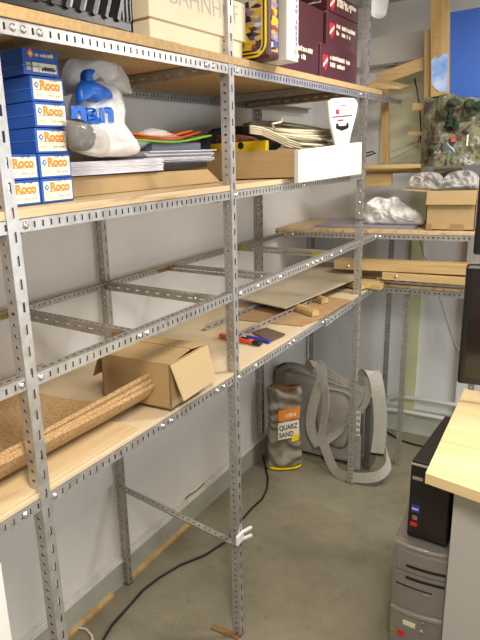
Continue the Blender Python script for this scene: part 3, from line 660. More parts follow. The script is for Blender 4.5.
# white jug hanging over the far post
jg = thing('white_bottle', 'white plastic bottle hanging near the ceiling beside the far post', 'bottle', (.47, 2.95, 2.2))
P_(MB().pillow(px([(371,-6),(370,8),(372,16),(378,18.5),(384,17),(386,8),(387,-6)], 'x', .46), (1, -.3, 0), .022, .02, rings=7), 'bottle_body', m_white, jg)
P_(MB().tube([at(372, 17, 'x', .46), at(371, 24, 'x', .46), at(368, 27, 'x', .46)], .003, 6), 'hook', m_steelo, jg)
# ------------------------------------------------------------------ items on the work shelf (fourth level)
Zs = 1.031
ck_ = thing('cork_roll', 'thick curled pile of cork sheets at the left end of the lower shelf', 'cork', (.2, .7, Zs))
prof = [(-.060, .012), (-.040, .006), (-.01, .002), (.06, .000), (.16, .000), (.26, .001), (.335, .006), (.385, .024), (.414, .050), (.428, .080)]
def pr_(s, k):
    x = s*(len(prof)-1); i = min(int(x), len(prof)-2); t_ = x-i
    p0, p1, p2, p3 = prof[max(i-1, 0)], prof[i], prof[i+1], prof[min(i+2, len(prof)-1)]
    f = lambda j: .5*(2*p1[j]+(p2[j]-p0[j])*t_+(2*p0[j]-5*p1[j]+4*p2[j]-p3[j])*t_*t_+(3*p1[j]-3*p2[j]+p3[j]-p0[j])*t_**3)
    return f(0), f(1)
for k in range(3):
    ye_ = 1.235-.010*(k%3)-.004*k; s1 = 1-.016*(2-k)
    def fn(u, v, k=k, ye_=ye_, s1=s1):
        x, z = pr_(u*s1 if u*s1 < 1 else 1, k); x2, z2 = pr_(max(u*s1-.01, 0) if u*s1 < 1 else .99, k)
        n = V((-(z-z2), 0, x-x2)); n = n.normalized() if n.length > 0 else V((0,0,1)); o = .0112*k+.0012
        x_ = u; yend = ye_-.012+(.04*(1-u/.2) if u < .2 else 0)-.135*math.sin(math.pi*min(1, max(0, (u-.02)/.80)))**.8+.02*max(0, u-.8)*5*.4
        yy = -.1+(yend+.1)*v
        sway = 1-.10*(1-min(1, (1.25-yy)/.5))*0
        skew = (yy-1.2)*.0; lift = .012*math.sin(v*5+k)*max(0, u-.75)*2
        return V((x*sway+n.x*o+skew, yy, Zs+z+n.z*o+lift))
    P_(MB().grid(fn, 34, 20, .0111), 'cork_sheet', m_cork, ck_, smooth=False)
# cardboard box with open flaps
Fb = at(171.5, 410, 'z', Zs); Lb = at(104, 396, 'z', Zs)
d1 = (Lb-Fb); d1.z = 0; dl = d1.length; d1.normalize(); d2 = V((-d1.y, d1.x, 0)); d2 = -d2 if d2.dot(Y) < 0 else d2
Hb = at(167, 365, 'y', Fb.y).z-Zs; dep = .205
kb = thing('cardboard_box', 'open brown cardboard box with flaps on the lower shelf beside the cork', 'box', Fb)
th = .004; zz0 = V((0, 0, Zs)); F0 = V((Fb.x, Fb.y, 0)); H_ = V((0, 0, Hb))
def wallp(a, b, nm='box_side', mt=m_card):
    a, b = V(a), V(b); nn = (b-a).cross(Z).normalized()*th
    P_(MB().prism([a, b, b+nn, a+nn], (0, 0, Hb)), nm, mt, kb)
A_, B_, C_, D_ = Fb, Fb+d1*dl, Fb+d1*dl+d2*dep, Fb+d2*dep
for p, q in ((A_, B_), (B_, C_), (C_, D_), (D_, A_)): wallp(p+Z*.001, q+Z*.001)
P_(MB().prism([A_+Z*.001, B_+Z*.001, C_+Z*.001, D_+Z*.001], (0, 0, .004)), 'box_bottom', m_card2, kb)
def flap(a, b, out, L, nm='flap', mt=m_card, cut=.01):
    a, b, out = V(a), V(b), V(out).normalized()*L; e = (b-a).normalized()*cut; nn = (b-a).cross(out).normalized()*.003
    P_(MB().prism([a, b, b+out-e, a+out+e], nn), nm, mt, kb)
top = lambda p: p+H_
flap(top(B_), top(A_), d2*1+Z*.04, dep*.62)                         # long flap lying over the opening
flap(top(C_)+Z*.004, top(D_)+Z*.004, -d2+Z*.06, dep*.36)
flap(top(A_)-d1*.004, top(D_)-d1*.004, -d1*.30-Z*.95, .105, mt=m_card2)   # hanging outside, towards the aisle
flap(top(B_)+d1*.004, top(C_)+d1*.004, d1*.45-Z*.9, .085, mt=m_cardd)
# metal angles lying on the shelf
def lay(nm, label, p, q, mt, w=.024, gr='loose steel angles on the lower shelf'):
    p, q = V(p), V(q); u = (q-p).normalized(); sd = u.cross(Z).normalized()
    mb = MB().angle(p, q, Z, -sd, w=w, wb=w, pa=.045, ha=(.022, .006), pb=.045, hb=(.02, .006))
    return tag(mb.build(nm, mt), label, 'metal angle', gr)
lay('steel_angle', 'loose slotted steel angle farther from the shelf edge, its end near the box', at(206, 331, 'z', 1.0235), at(206, 331, 'z', 1.0235)+V((.04, .72, 0)), m_steelo)
lay('steel_angle', 'loose slotted steel angle passing behind the middle post towards the thin board', at(231, 342, 'z', 1.0235), at(231, 342, 'z', 1.0235)+V((.05, .75, 0)), m_steel)
lay('steel_angle', 'short bluish steel angle at the shelf edge near the far post', at(331, 327, 'z', 1.0235)+V((-.02,-.0,0)), at(331, 327, 'z', 1.0235)+V((-.03, .36, 0)), m_steel)
def sheet(nm, label, cat, pts, z, th, mt, dz=(0,0,0,0), ax='z'):
    q = [at(u, v, 'z', z+d) for (u, v), d in zip(pts, dz)]
    return tag(MB().prism([p-V((0,0,th)) for p in q], (0, 0, th)).build(nm, mt), label, cat)
sheet('brown_paper', 'crumpled brown paper sheet under the wooden rods on the lower shelf', 'paper', [(222,318),(262,322),(302,326),(322,318),(352,300),(300,292)], 1.0255, .0015, m_cardd, (0,)*6)
sheet('thin_board', 'thin beige hardboard sheet lying slanted over the wooden rods', 'board', [(236,297),(285,308),(362,276),(362,262),(318,262)], 1.062, .005, m_board, (0, 0, .016, .016, .014))
def rod(label, p, q, w_, z):
    p, q = V(p), V(q); u = (q-p).normalized(); sd = u.cross(Z).normalized()
    pr = [(-.5,-.5),(.5,-.5),(.5,.15),(.22,.5),(-.22,.5),(-.5,.15)]
    tag(MB().prism([p+sd*a*w_+Z*b*w_*.8 for a, b in pr], q-p).build('wooden_rod', m_pinex, bevel=.001), label, 'rod', 'chamfered wooden rods')
rod('chamfered wooden rod nearer the middle post, end sticking out from under the board', at(316, 313, 'z', 1.042), at(283, 301, 'z', 1.042)+V((-.06, .02, 0)), .036, 0)
rod('chamfered wooden rod nearer the far post, end sticking out from under the board', at(325, 300.5, 'z', 1.042), at(298, 290, 'z', 1.042)+V((-.06, .02, 0)), .036, 0)
# red cutter knife
a, b = at(220, 336, 'z', 1.03), at(261, 344.5, 'z', 1.03); u_ = (b-a).normalized()
kn = thing('utility_knife', 'red plastic utility knife with a black end on the lower shelf', 'knife', a)
P_(MB().bar(a+V((0,0,.004)), a+(b-a)*.82+V((0,0,.004)), .020, .014), 'handle', m_red, kn, bevel=.003)
P_(MB().bar(a+(b-a)*.82+V((0,0,.004)), b+V((0,0,.004)), .022, .015), 'end_cap', m_black, kn, bevel=.003)
P_(MB().bar(a+(b-a)*.55+V((0,0,.0125)), a+(b-a)*.72+V((0,0,.0125)), .008, .006), 'slider', m_black, kn, bevel=.001)
a, b = at(247, 336.5, 'z', 1.03), at(270, 342, 'z', 1.03)
st = thing('scraper', 'dark square scraper pad with a blue plastic handle on the lower shelf', 'scraper', a)
P_(MB().bar(a, b, .014, .012), 'handle', m_bluet, st, bevel=.003)
q = [at(252, 332, 'z', 1.030), at(270, 341, 'z', 1.030), at(285.5, 334, 'z', 1.030), at(266, 327.5, 'z', 1.030)]
P_(MB().prism([p-V((0,0,.004)) for p in q], (0,0,.005)), 'pad', m_sand, st)
# ------------------------------------------------------------------ things on the corner shelving
zl = 1.029; yb = YF+.02
def beam(nm, label, u0, v0, u1, v1, y, h, dpt, mt=m_pinex, z=None, grp='timber offcuts on the corner shelf', bolts=()):
    a, b = at(u0, v0, 'y', y), at(u1, v1, 'y', y)
    t = thing(nm, label, 'timber', ((a.x+b.x)/2, y, a.z), grp)
    P_(MB().bar(a+V((0, dpt/2, -h/2)), b+V((0, dpt/2, -h/2)), dpt, h), 'beam', mt, t, bevel=.002)
    for u, v in bolts: P_(MB().dome(at(u, v, 'y', y)+V((0,0,0)), -Y, .009, .005), 'bolt', m_bolt, t)
    return t
beam('timber', 'long planed timber on top, reaching left over the thin board', 334, 260.5, 470, 266, 3.01, .045, .11, bolts=((348, 266),))
beam('timber', 'shorter bolted timber below the long one', 382, 272.5, 466, 278, 2.995, .036, .10, bolts=((396, 276.5),))
beam('timber', 'rough timber stub poking left beneath the long one', 350, 281, 381, 285, 2.93, .028, .05)
tag(MB().hexa([at(345,286,'z',1.031), at(360,290,'z',1.031), at(384,284,'z',1.031), at(366,279,'z',1.031)], [p+V((0,0,.02)) for p in (at(345,286,'z',1.031), at(360,290,'z',1.031), at(384,284,'z',1.031), at(366,279,'z',1.031))]).build('timber', m_pinex, bevel=.001), 'small splintered offcut lowest beside the far post', 'timber', 'timber offcuts on the corner shelf')
mb = MB().angle((.49, 3.03, 1.064), (.95, 3.03, 1.064), -Z, Y, w=.024, wb=.02, pa=.05, ha=(.03, .006))
tag(mb.build('steel_angle', m_steel), 'slotted steel angle under the timbers on the corner shelf', 'metal angle')
zu = 1.303
a_, b_ = at(322, 226, 'z', zu), at(424, 229, 'z', zu)
tag(MB().box(.12, .64, YF+.06, YF+.34, zu, zu+.012).build('lilac_board', m_lilac, bevel=.001), 'thin lilac-grey board under the white crumpled bag', 'board')
o_ = [(365,224),(364,212),(368,203),(376,197),(388,199),(396,196.5),(407,203),(416,209),(422,216),(422,225),(400,226),(380,225)]
pb = MB().pillow(px(o_, 'y', YF+.15), (0,-1,.25), .05, .06, amp=.030, sc=17, rings=16, seed=3, sub=4)
m_crum = mat('crumpled_film', (.86, .85, .83), .55, bump=.3, bsc=60)
lab_o = tag(pb.build('crumpled_bag', m_crum, smooth=False), 'crumpled white plastic bag on the lilac board in the corner', 'bag')
ob = thing('open_carton', 'open cardboard carton full of bubble wrap on the corner shelf', 'box', (.78, YF+.1, zu))
q0, q1 = at(425, 232.5, 'y', YF+.02), at(474, 233, 'y', YF+.02); x0, x1 = q0.x, q1.x
hC = at(425, 191, 'y', YF+.02).z-zu
for nm, b4 in (('box_side', (x0, x1, YF+.02, YF+.024)), ('box_side', (x0, x1, YF+.27, YF+.274)), ('box_side', (x0, x0+.004, YF+.02, YF+.27)), ('box_side', (x1-.004, x1, YF+.02, YF+.27))):
    P_(MB().box(*b4, zu+.001, zu+hC), nm, m_card, ob)
P_(MB().box(x0, x1, YF+.02, YF+.27, zu+.001, zu+.005), 'box_bottom', m_card, ob)
P_(MB().hexa([(x0, YF+.0, zu+hC*.66), (x1, YF+.0, zu+hC*.66), (x1, YF+.004, zu+hC*.66), (x0, YF+.004, zu+hC*.66)], [(x0, YF+.016, zu+hC), (x1, YF+.016, zu+hC), (x1, YF+.02, zu+hC), (x0, YF+.02, zu+hC)]), 'front_flap', m_card, ob)
P_(MB().hexa([(x0-.12, YF+.02, zu+hC+.006), (x0, YF+.02, zu+hC-.004), (x0, YF+.27, zu+hC-.004), (x0-.12, YF+.27, zu+hC+.006)], [(x0-.12, YF+.02, zu+hC+.009), (x0, YF+.02, zu+hC), (x0, YF+.27, zu+hC), (x0-.12, YF+.27, zu+hC+.009)]), 'side_flap', m_card2, ob)
P_(MB().box(x0+.11, x0+.17, YF+.0185, YF+.0198, zu+.002, zu+.03), 'tape_patch', m_tape, ob)
P_(MB().box(x0+.002, x0+.03, YF+.0185, YF+.0198, zu+.002, zu+.03), 'tape_patch', m_tape, ob)
m_bub = mat('bubble_wrap', (.66, .63, .60), .4, alpha=.55)
P_(MB().pillow(px([(408,186),(412,176),(425,172),(440,174),(444,182),(440,190),(425,191),(414,189)], 'y', YF+.10), (0,-1,.3), .035, .06, amp=.035, sc=22, rings=12), 'bubble_wrap', m_bub, ob, smooth=False)
P_(MB().pillow(px([(440,190),(443,180),(450,173),(462,171),(474,172),(480,180),(478,190),(460,192)], 'y', YF+.12), (0,-1,.3), .035, .06, amp=.035, sc=22, rings=12, seed=5), 'bubble_wrap', m_bub, ob, smooth=False)
tag(MB().pillow(px([(436,190),(440,174),(452,170),(468,173),(474,190)], 'y', YF+.22), (0,-1,.2), .02, .02, amp=.01, sc=30, rings=6).build('dark_parcel', m_navy), 'dark blue bundle showing between the bubble wrap in the carton', 'bundle')
# ------------------------------------------------------------------ layout backdrop and wooden frame
YP = 3.29
fr = thing('layout_frame', 'rough pine frame with ledge and studs against the pale yellow wall', 'frame', (.45, YP+.05, 1.5))
def fb(u0, v0, u1, v1, y, w_, d_, nm, mt=m_pine, up=Z): return P_(MB().bar(at(u0, v0, 'y', y), at(u1, v1, 'y', y), d_, w_, up), nm, mt, fr, bevel=.0015)
fb(361, 167, 423, 165.5, YP-.02, .020, .10, 'ledge', m_pinex)
fb(366, 171.5, 421, 169.5, YP+.08, .030, .02, 'ledge_rail', m_pinex)
fb(384.5, 76, 386.5, 164, YP+.06, .034, .03, 'stud', m_pine, Y)
fb(378, 80, 427, 62.5, YP+.04, .060, .03, 'cross_beam', m_pinex)
fb(413, 107, 425, 107, YP+.03, .036, .03, 'block', m_pinex); fb(409, 133.5, 425, 133.5, YP+.03, .020, .03, 'block', m_pinex)
fb(363, 181, 392, 179.5, YP-.0, .062, .03, 'hanging_block', m_pinex)
fb(434, 171, 463, 170, YP, .020, .04, 'support_strip', m_pinex)
P_(MB().tube([at(u, v, 'y', YP+.06) for u, v in ((414.5,78),(417,90),(420,110),(421,130),(420,142))], .004, 6), 'black_rod', m_black, fr)
P_(MB().tube([at(u, v, 'y', YP+.05) for u, v in ((418,143),(419,136),(421,143))], .002, 5), 'hook', m_black, fr)
for k in (0, 5): P_(MB().tube([at(386, 154+k*1.5, 'y', YP+.1), at(419, 141+k, 'y', YP+.1)], .0012, 4), 'wire', m_black, fr)
pl = [at(u, v, 'y', 3.08) for u, v in ((368,84),(372,81),(402,87.5),(400,89),(366,88))]
tag(MB().prism(pl, (0, .16, .02)).build('thin_plank', m_pinex), 'thin loose plank resting on the frame above the far rail', 'plank')
tag(MB().tube([at(u, v, 'y', 3.5) for u, v in ((372,50),(378,57),(388,62),(400,64.5),(411,66))], .004, 6).build('white_cable', m_cabw), 'white cable curving across the concrete lintel', 'cable')
mb = MB().tube([at(u, v, 'y', 3.2) for u, v in ((363,157),(370,155),(376,153),(372,151.5),(366,153))], .004, 6)
tag(mb.build('coloured_wire', m_black), 'small dark wire end poking out on the frame ledge', 'wire')
bd = thing('backdrop_panel', 'model landscape backdrop with blue painted sky and rocky hillside', 'backdrop', (.8, YP, 1.6))
def y_(u, v, y=YP): return at(u, v, 'y', y)
xL, xR_ = y_(431, 100).x, 1.40; zB, zT = y_(450, 165).z, 2.30
P_(MB().box(xL, xR_, YP, YP+.02, zB, zT), 'sky_board', m_sky, bd)
P_(MB().bar(y_(427.5, 165, YP+.005)+V((0,.01,0)), y_(428.5, 30, YP+.005)+V((0,.01,0)), .035, .03, Y), 'side_batten', m_pine, bd, bevel=.001)
P_(MB().bar(y_(440, 96, YP-.012), y_(440.5, -14, YP-.012), .083, .022, Y), 'post', m_pine, bd, bevel=.0015)
for v in (38, 53): P_(MB().dome(y_(437, v, YP-.023), -Y, .003, .001, 6), 'screw_head', m_ink, bd)
o_ = [(431.5,60),(434,57.5),(439,58),(443,54),(448,53.5),(447.5,70),(447,91),(440,92),(436,89),(431.5,84)]
lab(P_(MB().prism([y_(u, v, YP-.024) for u, v in o_], (0, -.003, 0)), 'sky_patch', m_sky2, bd), 'cloudy sky piece glued over the post')
m_rock = bpy.data.materials.new('model_hillside'); m_rock.use_nodes = True; nt = m_rock.node_tree; bs = nt.nodes['Principled BSDF']; bs.inputs['Roughness'].default_value = .9
tc = nt.nodes.new('ShaderNodeTexCoord'); n1 = nt.nodes.new('ShaderNodeTexNoise'); n1.inputs['Scale'].default_value = 19; n1.inputs['Detail'].default_value = 8; n1.inputs['Roughness'].default_value = .7
nt.links.new(tc.outputs['Object'], n1.inputs[0]); rp = nt.nodes.new('ShaderNodeValToRGB')
cl = [(.34, (.03,.04,.03)), (.42, (.09,.04,.045)), (.47, (.13,.13,.07)), (.53, (.20,.19,.09)), (.575, (.09,.10,.10)), (.62, (.48,.46,.44)), (.67, (.06,.08,.08))]
for i, (p_, c_) in enumerate(cl):
    e = rp.color_ramp.elements[i] if i < 2 else rp.color_ramp.elements.new(p_)
    e.position = p_; e.color = (*c_, 1)
nt.links.new(n1.outputs[0], rp.inputs[0]); nt.links.new(rp.outputs[0], bs.inputs['Base Color'])
def ridge(x):
    return y_(450, 96).z + .018*noise.noise(V((x*14, 0, 1))) - (.025 if x > xL+.10 else 0)*min(1, (x-xL-.10)*12) + (.04 if x > xL+.04 and x < xL+.12 else 0)*.3
def hill(u, v):
    x = y_(425.2, 120).x+(xR_-xL)*u; zt_ = ridge(x); z = zB+(zt_-zB)*v
    d = (1-v)*.10+.010; n = noise.noise(V((x*16, 0, z*16)))*.026+abs(noise.noise(V((x*40, 3, z*40))))*.018
    return V((x, YP-.026-(d+n)*(.1 if v > .98 else 1)*min(1, .25+u*7), z))
P_(MB().grid(hill, 70, 34), 'hillside', m_rock, bd, smooth=False)
def tree(u, v, h, w_, mt, kind):
    p = y_(u, v, YP-.10); mb = MB()
    if kind:
        for k in range(4): r = w_*(1-k*.2); mb.tube([p+Z*h*(k*.2), p+Z*h*(k*.2+.42)], [r, r*.12], 9)
    else: mb.pillow([p+V((w_*math.cos(t)*1.0, 0, h*.5+h*.5*math.sin(t))) for t in [k*math.pi/4 for k in range(8)]], -Y, w_*.8, amp=w_*.35, sc=60, rings=6, seed=int(u))
    P_(mb, 'fir_tree' if kind else 'bush', mt, bd)
for u, v, h, w_, mt, kd in ((449,127,.090,.026,m_tree,1),(455,129,.060,.02,m_tree,1),(453,107,.040,.030,m_treel,0),(464,117,.052,.016,m_treel,1),(469,109,.045,.026,m_treel,0),(472,114,.06,.02,m_treel,1),(478,110,.04,.024,m_tree,0),(432,153,.045,.022,m_treel,0),(443,118,.035,.02,m_treel,0)): tree(u, v, h, w_, mt, kd)
p = y_(453.5, 142, YP-.125); m_pink = mat('pink_model_house', (.45, .08, .10), .6)
P_(MB().box(p.x-.010, p.x+.010, p.y-.01, p.y+.01, p.z, p.z+.022), 'model_house', m_pink, bd)
P_(MB().prism([p+V((-.013, -.012, .022)), p+V((.013, -.012, .022)), p+V((0, -.012, .034))], (0, .024, 0)), 'model_roof', m_rust, bd)
p = y_(467, 146, YP-.12); P_(MB().box(p.x-.003, p.x+.003, p.y-.003, p.y+.003, p.z, p.z+.05), 'model_mast', m_white, bd)
P_(MB().pillow([y_(u, v, YP-.115) for u, v in ((446,140),(452,146),(458,152),(456,160),(446,158),(441,150),(442,142))], -Y, .006, amp=.002, sc=60, rings=4), 'pond', mat('murky_water', (.09, .12, .13), .15), bd)
# ------------------------------------------------------------------ floor things
# sand bag
NY = V((.60, -.80, 0))
sb = thing('sand_bag', 'striped bag of quartz sand with orange label standing by the grey carrier', 'sand bag', at(284, 462, 'z', 0))
m_stripe = bpy.data.materials.new('wavy_striped_bag'); m_stripe.use_nodes = True; nt = m_stripe.node_tree; bs = nt.nodes['Principled BSDF']; bs.inputs['Roughness'].default_value = .4
tc = nt.nodes.new('ShaderNodeTexCoord'); wv = nt.nodes.new('ShaderNodeTexWave'); wv.bands_direction = 'Z'; wv.inputs['Scale'].default_value = 4.5; wv.inputs['Distortion'].default_value = 14; wv.inputs['Detail'].default_value = 1.5; wv.inputs['Detail Scale'].default_value = 1.2
nt.links.new(tc.outputs['Object'], wv.inputs[0]); rp = nt.nodes.new('ShaderNodeValToRGB'); rp.color_ramp.elements[0].color = (.15, .13, .095, 1); rp.color_ramp.elements[1].color = (.36, .33, .26, 1)
rp.color_ramp.elements[0].position = .15; rp.color_ramp.elements[1].position = .8
nt.links.new(wv.outputs[0], rp.inputs[0]); nt.links.new(rp.outputs[0], bs.inputs['Base Color'])
bs_b = at(283.5, 466, 'z', 0); Rr = V((.80, .60, 0))
hB = at(284, 384, 'y', bs_b.y+.02).z
def sbp(lst): return [bs_b+Rr*a+Z*b for a, b in lst]
wB = .098
P_(MB().pillow(sbp([(-wB*1.02,.012),(-wB*.98,.08),(-wB*.90,.2),(-wB*.84,.3),(-wB*.92,hB-.06),(-wB*.95,hB-.004),(-wB*.5,hB+.004),(wB*.1,hB-.022),(wB*.70,hB-.004),(wB*.98,hB-.01),(wB*.98,hB-.09),(wB*.88,.26),(wB*.98,.12),(wB*1.04,.02),(wB*.5,.001),(-wB*.5,.001)]), NY, .050, .05, amp=.022, sc=15, rings=16, p=3.6), 'bag_body', m_stripe, sb)
P_(MB().pillow(sbp([(-wB*1.0,.003),(-wB*.95,.022),(-wB*.4,.012),(wB*.3,.008),(wB*.9,.018),(wB*1.03,.030),(wB*1.0,.006),(0,.0008)]), NY, .060, .05, rings=5), 'yellow_base', m_yellow, sb)
P_(MB().pillow(sbp([(-wB*.90,hB-.03),(-wB*.84,hB+.004),(-wB*.3,hB+.010),(wB*.2,hB-.008),(wB*.8,hB+.002),(wB*.86,hB-.01),(wB*.2,hB-.03),(-wB*.5,hB-.06)]), NY, .028, .026, amp=.008, sc=30, rings=6), 'brown_inner_lining', mat('brown_sand_lining', (.20, .09, .03), .8), sb)
o0 = bs_b+NY*.078-Rr*.016
def quad(a0, b0, a1, b1, nm, mt, d=0, skew=.0):
    P_(MB().prism([o0+NY*d+Rr*a0+Z*b0, o0+NY*d+Rr*a1+Z*(b0+skew), o0+NY*d+Rr*a1+Z*(b1+skew), o0+NY*d+Rr*a0+Z*b1], NY*-.012), nm, mt, sb)
quad(-.028, hB-.175, .085, hB-.118, 'orange_label', m_orange, 0, .016)
scribble(o0+NY*.0008+Rr*-.005+Z*(hB-.156), Rr+Z*.14, Z, .075, .022, m_label, 'label_lettering', sb, 5)
quad(-.030, hB-.285, .082, hB-.190, 'white_label', m_label, 0, .016)
text('QUARZ', .040, o0+NY*.0008+Rr*-.025+Z*(hB-.230), Rr+Z*.14, Z, m_ink, 'label_lettering', sb, bold=.001, width=.100)
text('SAND', .040, o0+NY*.0008+Rr*-.025+Z*(hB-.272), Rr+Z*.14, Z, m_ink, 'label_lettering', sb, bold=.001, width=.078)
quad(.042, hB-.300, .082, hB-.262, 'yellow_label', m_yellow, .0015, .01)
# grey canvas carrier with straps
cp = thing('canvas_carrier', 'grey canvas carrier pack with wide loose straps leaning in the corner', 'bag', at(335, 470, 'z', 0))
def cq(u, v, y=2.95): p = at(u, v, 'y', y); p.z = max(p.z, .006); return p
NC = V((-.12, -1, .05))
P_(MB().pillow([cq(u, v, 3.0) for u, v in ((284,374),(296,371),(320,379),(346,388),(357,396),(358,420),(358,450),(356,462),(340,464),(320,459),(302,456),(290,448),(284,420))], NC, .035, .13, amp=.004, sc=9, rings=14, p=7, sub=4), 'pack_body', m_canvas, cp)
P_(MB().pillow([cq(u, v, 3.04) for u, v in ((275,372),(279,365),(292,362),(310,368),(312,380),(306,430),(298,448),(280,445),(275,420))], NC, .03, .05, amp=.004, sc=9, rings=10, p=5), 'rear_compartment', m_canvas, cp)
P_(MB().tube([cq(u, v, 2.975) for u, v in ((284,374),(296,370.5),(320,378.5),(346,387.5))], .004, 6), 'piping', m_strap, cp)
P_(MB().pillow([cq(u, v, 2.955) for u, v in ((314,396),(330,390),(350,397),(352,425),(345,448),(328,444),(318,432))], NC, .022, .02, amp=.005, sc=14, rings=9, p=4), 'front_pocket', m_canvas, cp)
P_(MB().tube([cq(u, v, 3.025) for u, v in ((275,374),(279,366),(285,363))], .006, 6), 'green_trim', mat('dark_green_cloth', (.02, .07, .04), .9), cp)
def strap(pts, wd=.05, ac=X, nm='strap', mt=m_strap, th_=.004): return P_(MB().ribbon([cq(*q) for q in pts], wd, th_, ac), nm, mt, cp)
AX = V((1, 0, 0))
strap([(308,370,2.98),(312,362,2.95),(320,366,2.93),(322,376,2.91),(317,392,2.90),(312,410,2.89),(311,430,2.885),(319,446,2.88)], .055, AX)
strap([(319,446,2.88),(332,436,2.875),(342,428,2.885),(352,412,2.90),(362,392,2.91)], .045, [V((.5,0,.9))]*5)
strap([(323,380,2.90),(326,400,2.885),(323,425,2.88),(320,446,2.875)], .045, [V((1,0,0)), V((.9,-.4,0)), V((.9,-.3,0)), V((1,0,0))])
strap([(314,361,2.96),(324,369,2.93),(336,377,2.92),(350,385,2.92),(358,390,2.93)], .038, Z)
strap([(358,384,2.95),(366,372,2.93),(374,374,2.90),(378,390,2.87),(380,410,2.86),(380,432,2.855),(377,454,2.85)], .064, [V((1,.1,0))]*7)
strap([(377,453,2.85),(377,455.5,2.849)], .066, V((1,.1,0)), 'strap_end', m_black, .006)
strap([(366,376,2.93),(369,390,2.90),(366,402,2.89),(360,412,2.89)], .030, AX)
strap([(324,444,2.87),(328,456,2.85),(335,470,2.83),(345,476,2.80),(362,478,2.80),(378,476,2.82),(387,468,2.86),(388,456,2.90),(384,444,2.95)], .055, [V((.75,0,.7)), V((.6,0,.8)), V((.3,.1,1)), Z, Z, Z, V((-.2,0,1)), V((-.3,0,1)), V((-.4,0,1))])
a0, a1 = cq(354.5, 462, 2.9), cq(354.5, 408, 2.9)
P_(MB().box(a0.x, a0.x+.030, 2.90, 2.905, .03, .235), 'side_frame', m_canvas, cp, bevel=.001)
P_(MB().box(a1.x, a1.x+.036, 2.888, 2.894, .232, .375), 'buckle_comb', m_white, cp, bevel=.001)
for k in range(4): P_(MB().dome((a1.x+.026, 2.8878, .252+k*.034), -Y, .010, .001, 10), 'comb_slot', m_canvas, cp)
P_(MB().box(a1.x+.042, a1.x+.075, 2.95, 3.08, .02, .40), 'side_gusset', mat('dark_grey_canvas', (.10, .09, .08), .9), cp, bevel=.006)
# black floor cable
cpts = [at(u, v, 'z', .006) for u, v in ((96,650),(103,640),(112,625),(130,605),(143,590),(160,577),(180,565),(205,555),(228,540),(240,522),(252,508),(262,499),(267,489),(268,478),(265,465),(262,452))]
tag(MB().tube(cpts, .0052, 8).build('power_cable', m_black), 'black power cable snaking across the floor under the shelves', 'cable')
cpts = [at(u, v, 'z', .005) for u, v in ((60,634),(66,630),(76,627.5),(86,629),(92,636),(94,650))]
tag(MB().tube(cpts, .004, 8).build('thin_cable', m_cabw), 'thin off-white cable loop on the floor by the near post', 'cable')
cpts = [at(u, v, 'z', .006) for u, v in ((382,428),(390,434),(400,440),(412,444),(426,447),(445,449))]
tag(MB().tube(cpts, .006, 8).build('power_cable', m_black), 'black cable along the far wall under the painted pipes', 'cable')
tag(MB().tube([at(u, v, 'y', 3.5) for u, v in ((420,240),(424,256),(428,264))]+[at(u, v, 'y', 3.5) for u, v in ((438,292),(446,318),(456,346),(464,362))], .004, 6).build('wall_cable', m_steelo), 'grey cable hanging down the far wall behind the corner shelves', 'cable')
mb = MB().tube([V((XW+.006, at(u, v, 'x', XW).y, at(u, v, 'x', XW).z)) for u, v in ((184,498.5),(188,495),(196,490),(203,483))], .004, 6)
tag(mb.build('wall_bracket', m_rust), 'small rusty wire bracket left low on the white wall', 'bracket')
# pipes
def pipe(label, pts, r, grp='painted pipes on the far wall'):
    o = MB().tube(pts, r, 12).build('heating_pipe', m_pipe); tag(o, label, 'pipe', grp)
zp1, zp2 = at(410, 397, 'y', 3.50).z, at(410, 412, 'y', 3.50).z
def yp(u, v): return at(u, v, 'y', 3.50)
pipe('upper white painted pipe bending down beside the grey carrier', [yp(382,420), yp(382.5,412), yp(384,403), yp(389,398), yp(397,396.3), yp(420,399), V((.9, 3.50, yp(420,399).z)), V((1.9, 3.50, yp(420,399).z))], .014)
pipe('lower white painted pipe running along the far wall', [yp(376,409), yp(384,409), yp(405,411.5), V((.9, 3.50, yp(405,411.5).z)), V((1.9, 3.50, yp(405,411.5).z))], .013)
# ------------------------------------------------------------------ desk, towers, monitors
dk = thing('desk', 'work desk with a knotty light pine top and grey slab leg', 'desk', (1.35, 2.1, 0))
zD = .75; c1 = at(425.5, 473, 'z', zD); c2 = at(464.5, 388.5, 'z', zD); c3 = at(480, 492, 'z', zD)
dv = (c3-c1).normalized(); f2 = c2+dv*.85+V((0,.05,0)); f1 = c1+dv*.85
nb = 6; lv_ = (c2-c1)
for k in range(nb):
    a = c1+lv_*(k/nb); b = c1+lv_*((k+1)/nb); a2 = f1+(f2-f1)*(k/nb); b2 = f1+(f2-f1)*((k+1)/nb); g = lv_.normalized()*.0003
    P_(MB().hexa([p-Z*.034 for p in (a+g, a2+g, b2-g, b-g)], [a+g, a2+g, b2-g, b-g]), 'top_stave', m_desk, dk, bevel=.0007)
P_(MB().box(1.108, 1.128, c1.y+.09, c1.y+.62, 0, zD-.036), 'side_leg', m_lamelt, dk, bevel=.001)
P_(MB().box(1.108, 1.215, c1.y+.07, c1.y+.09, 0, zD-.036), 'front_leg', m_lamelt, dk, bevel=.001)
def ptower(name, label, p, w_, d_, h_, rot):
    return thing(name, label, 'computer', p)
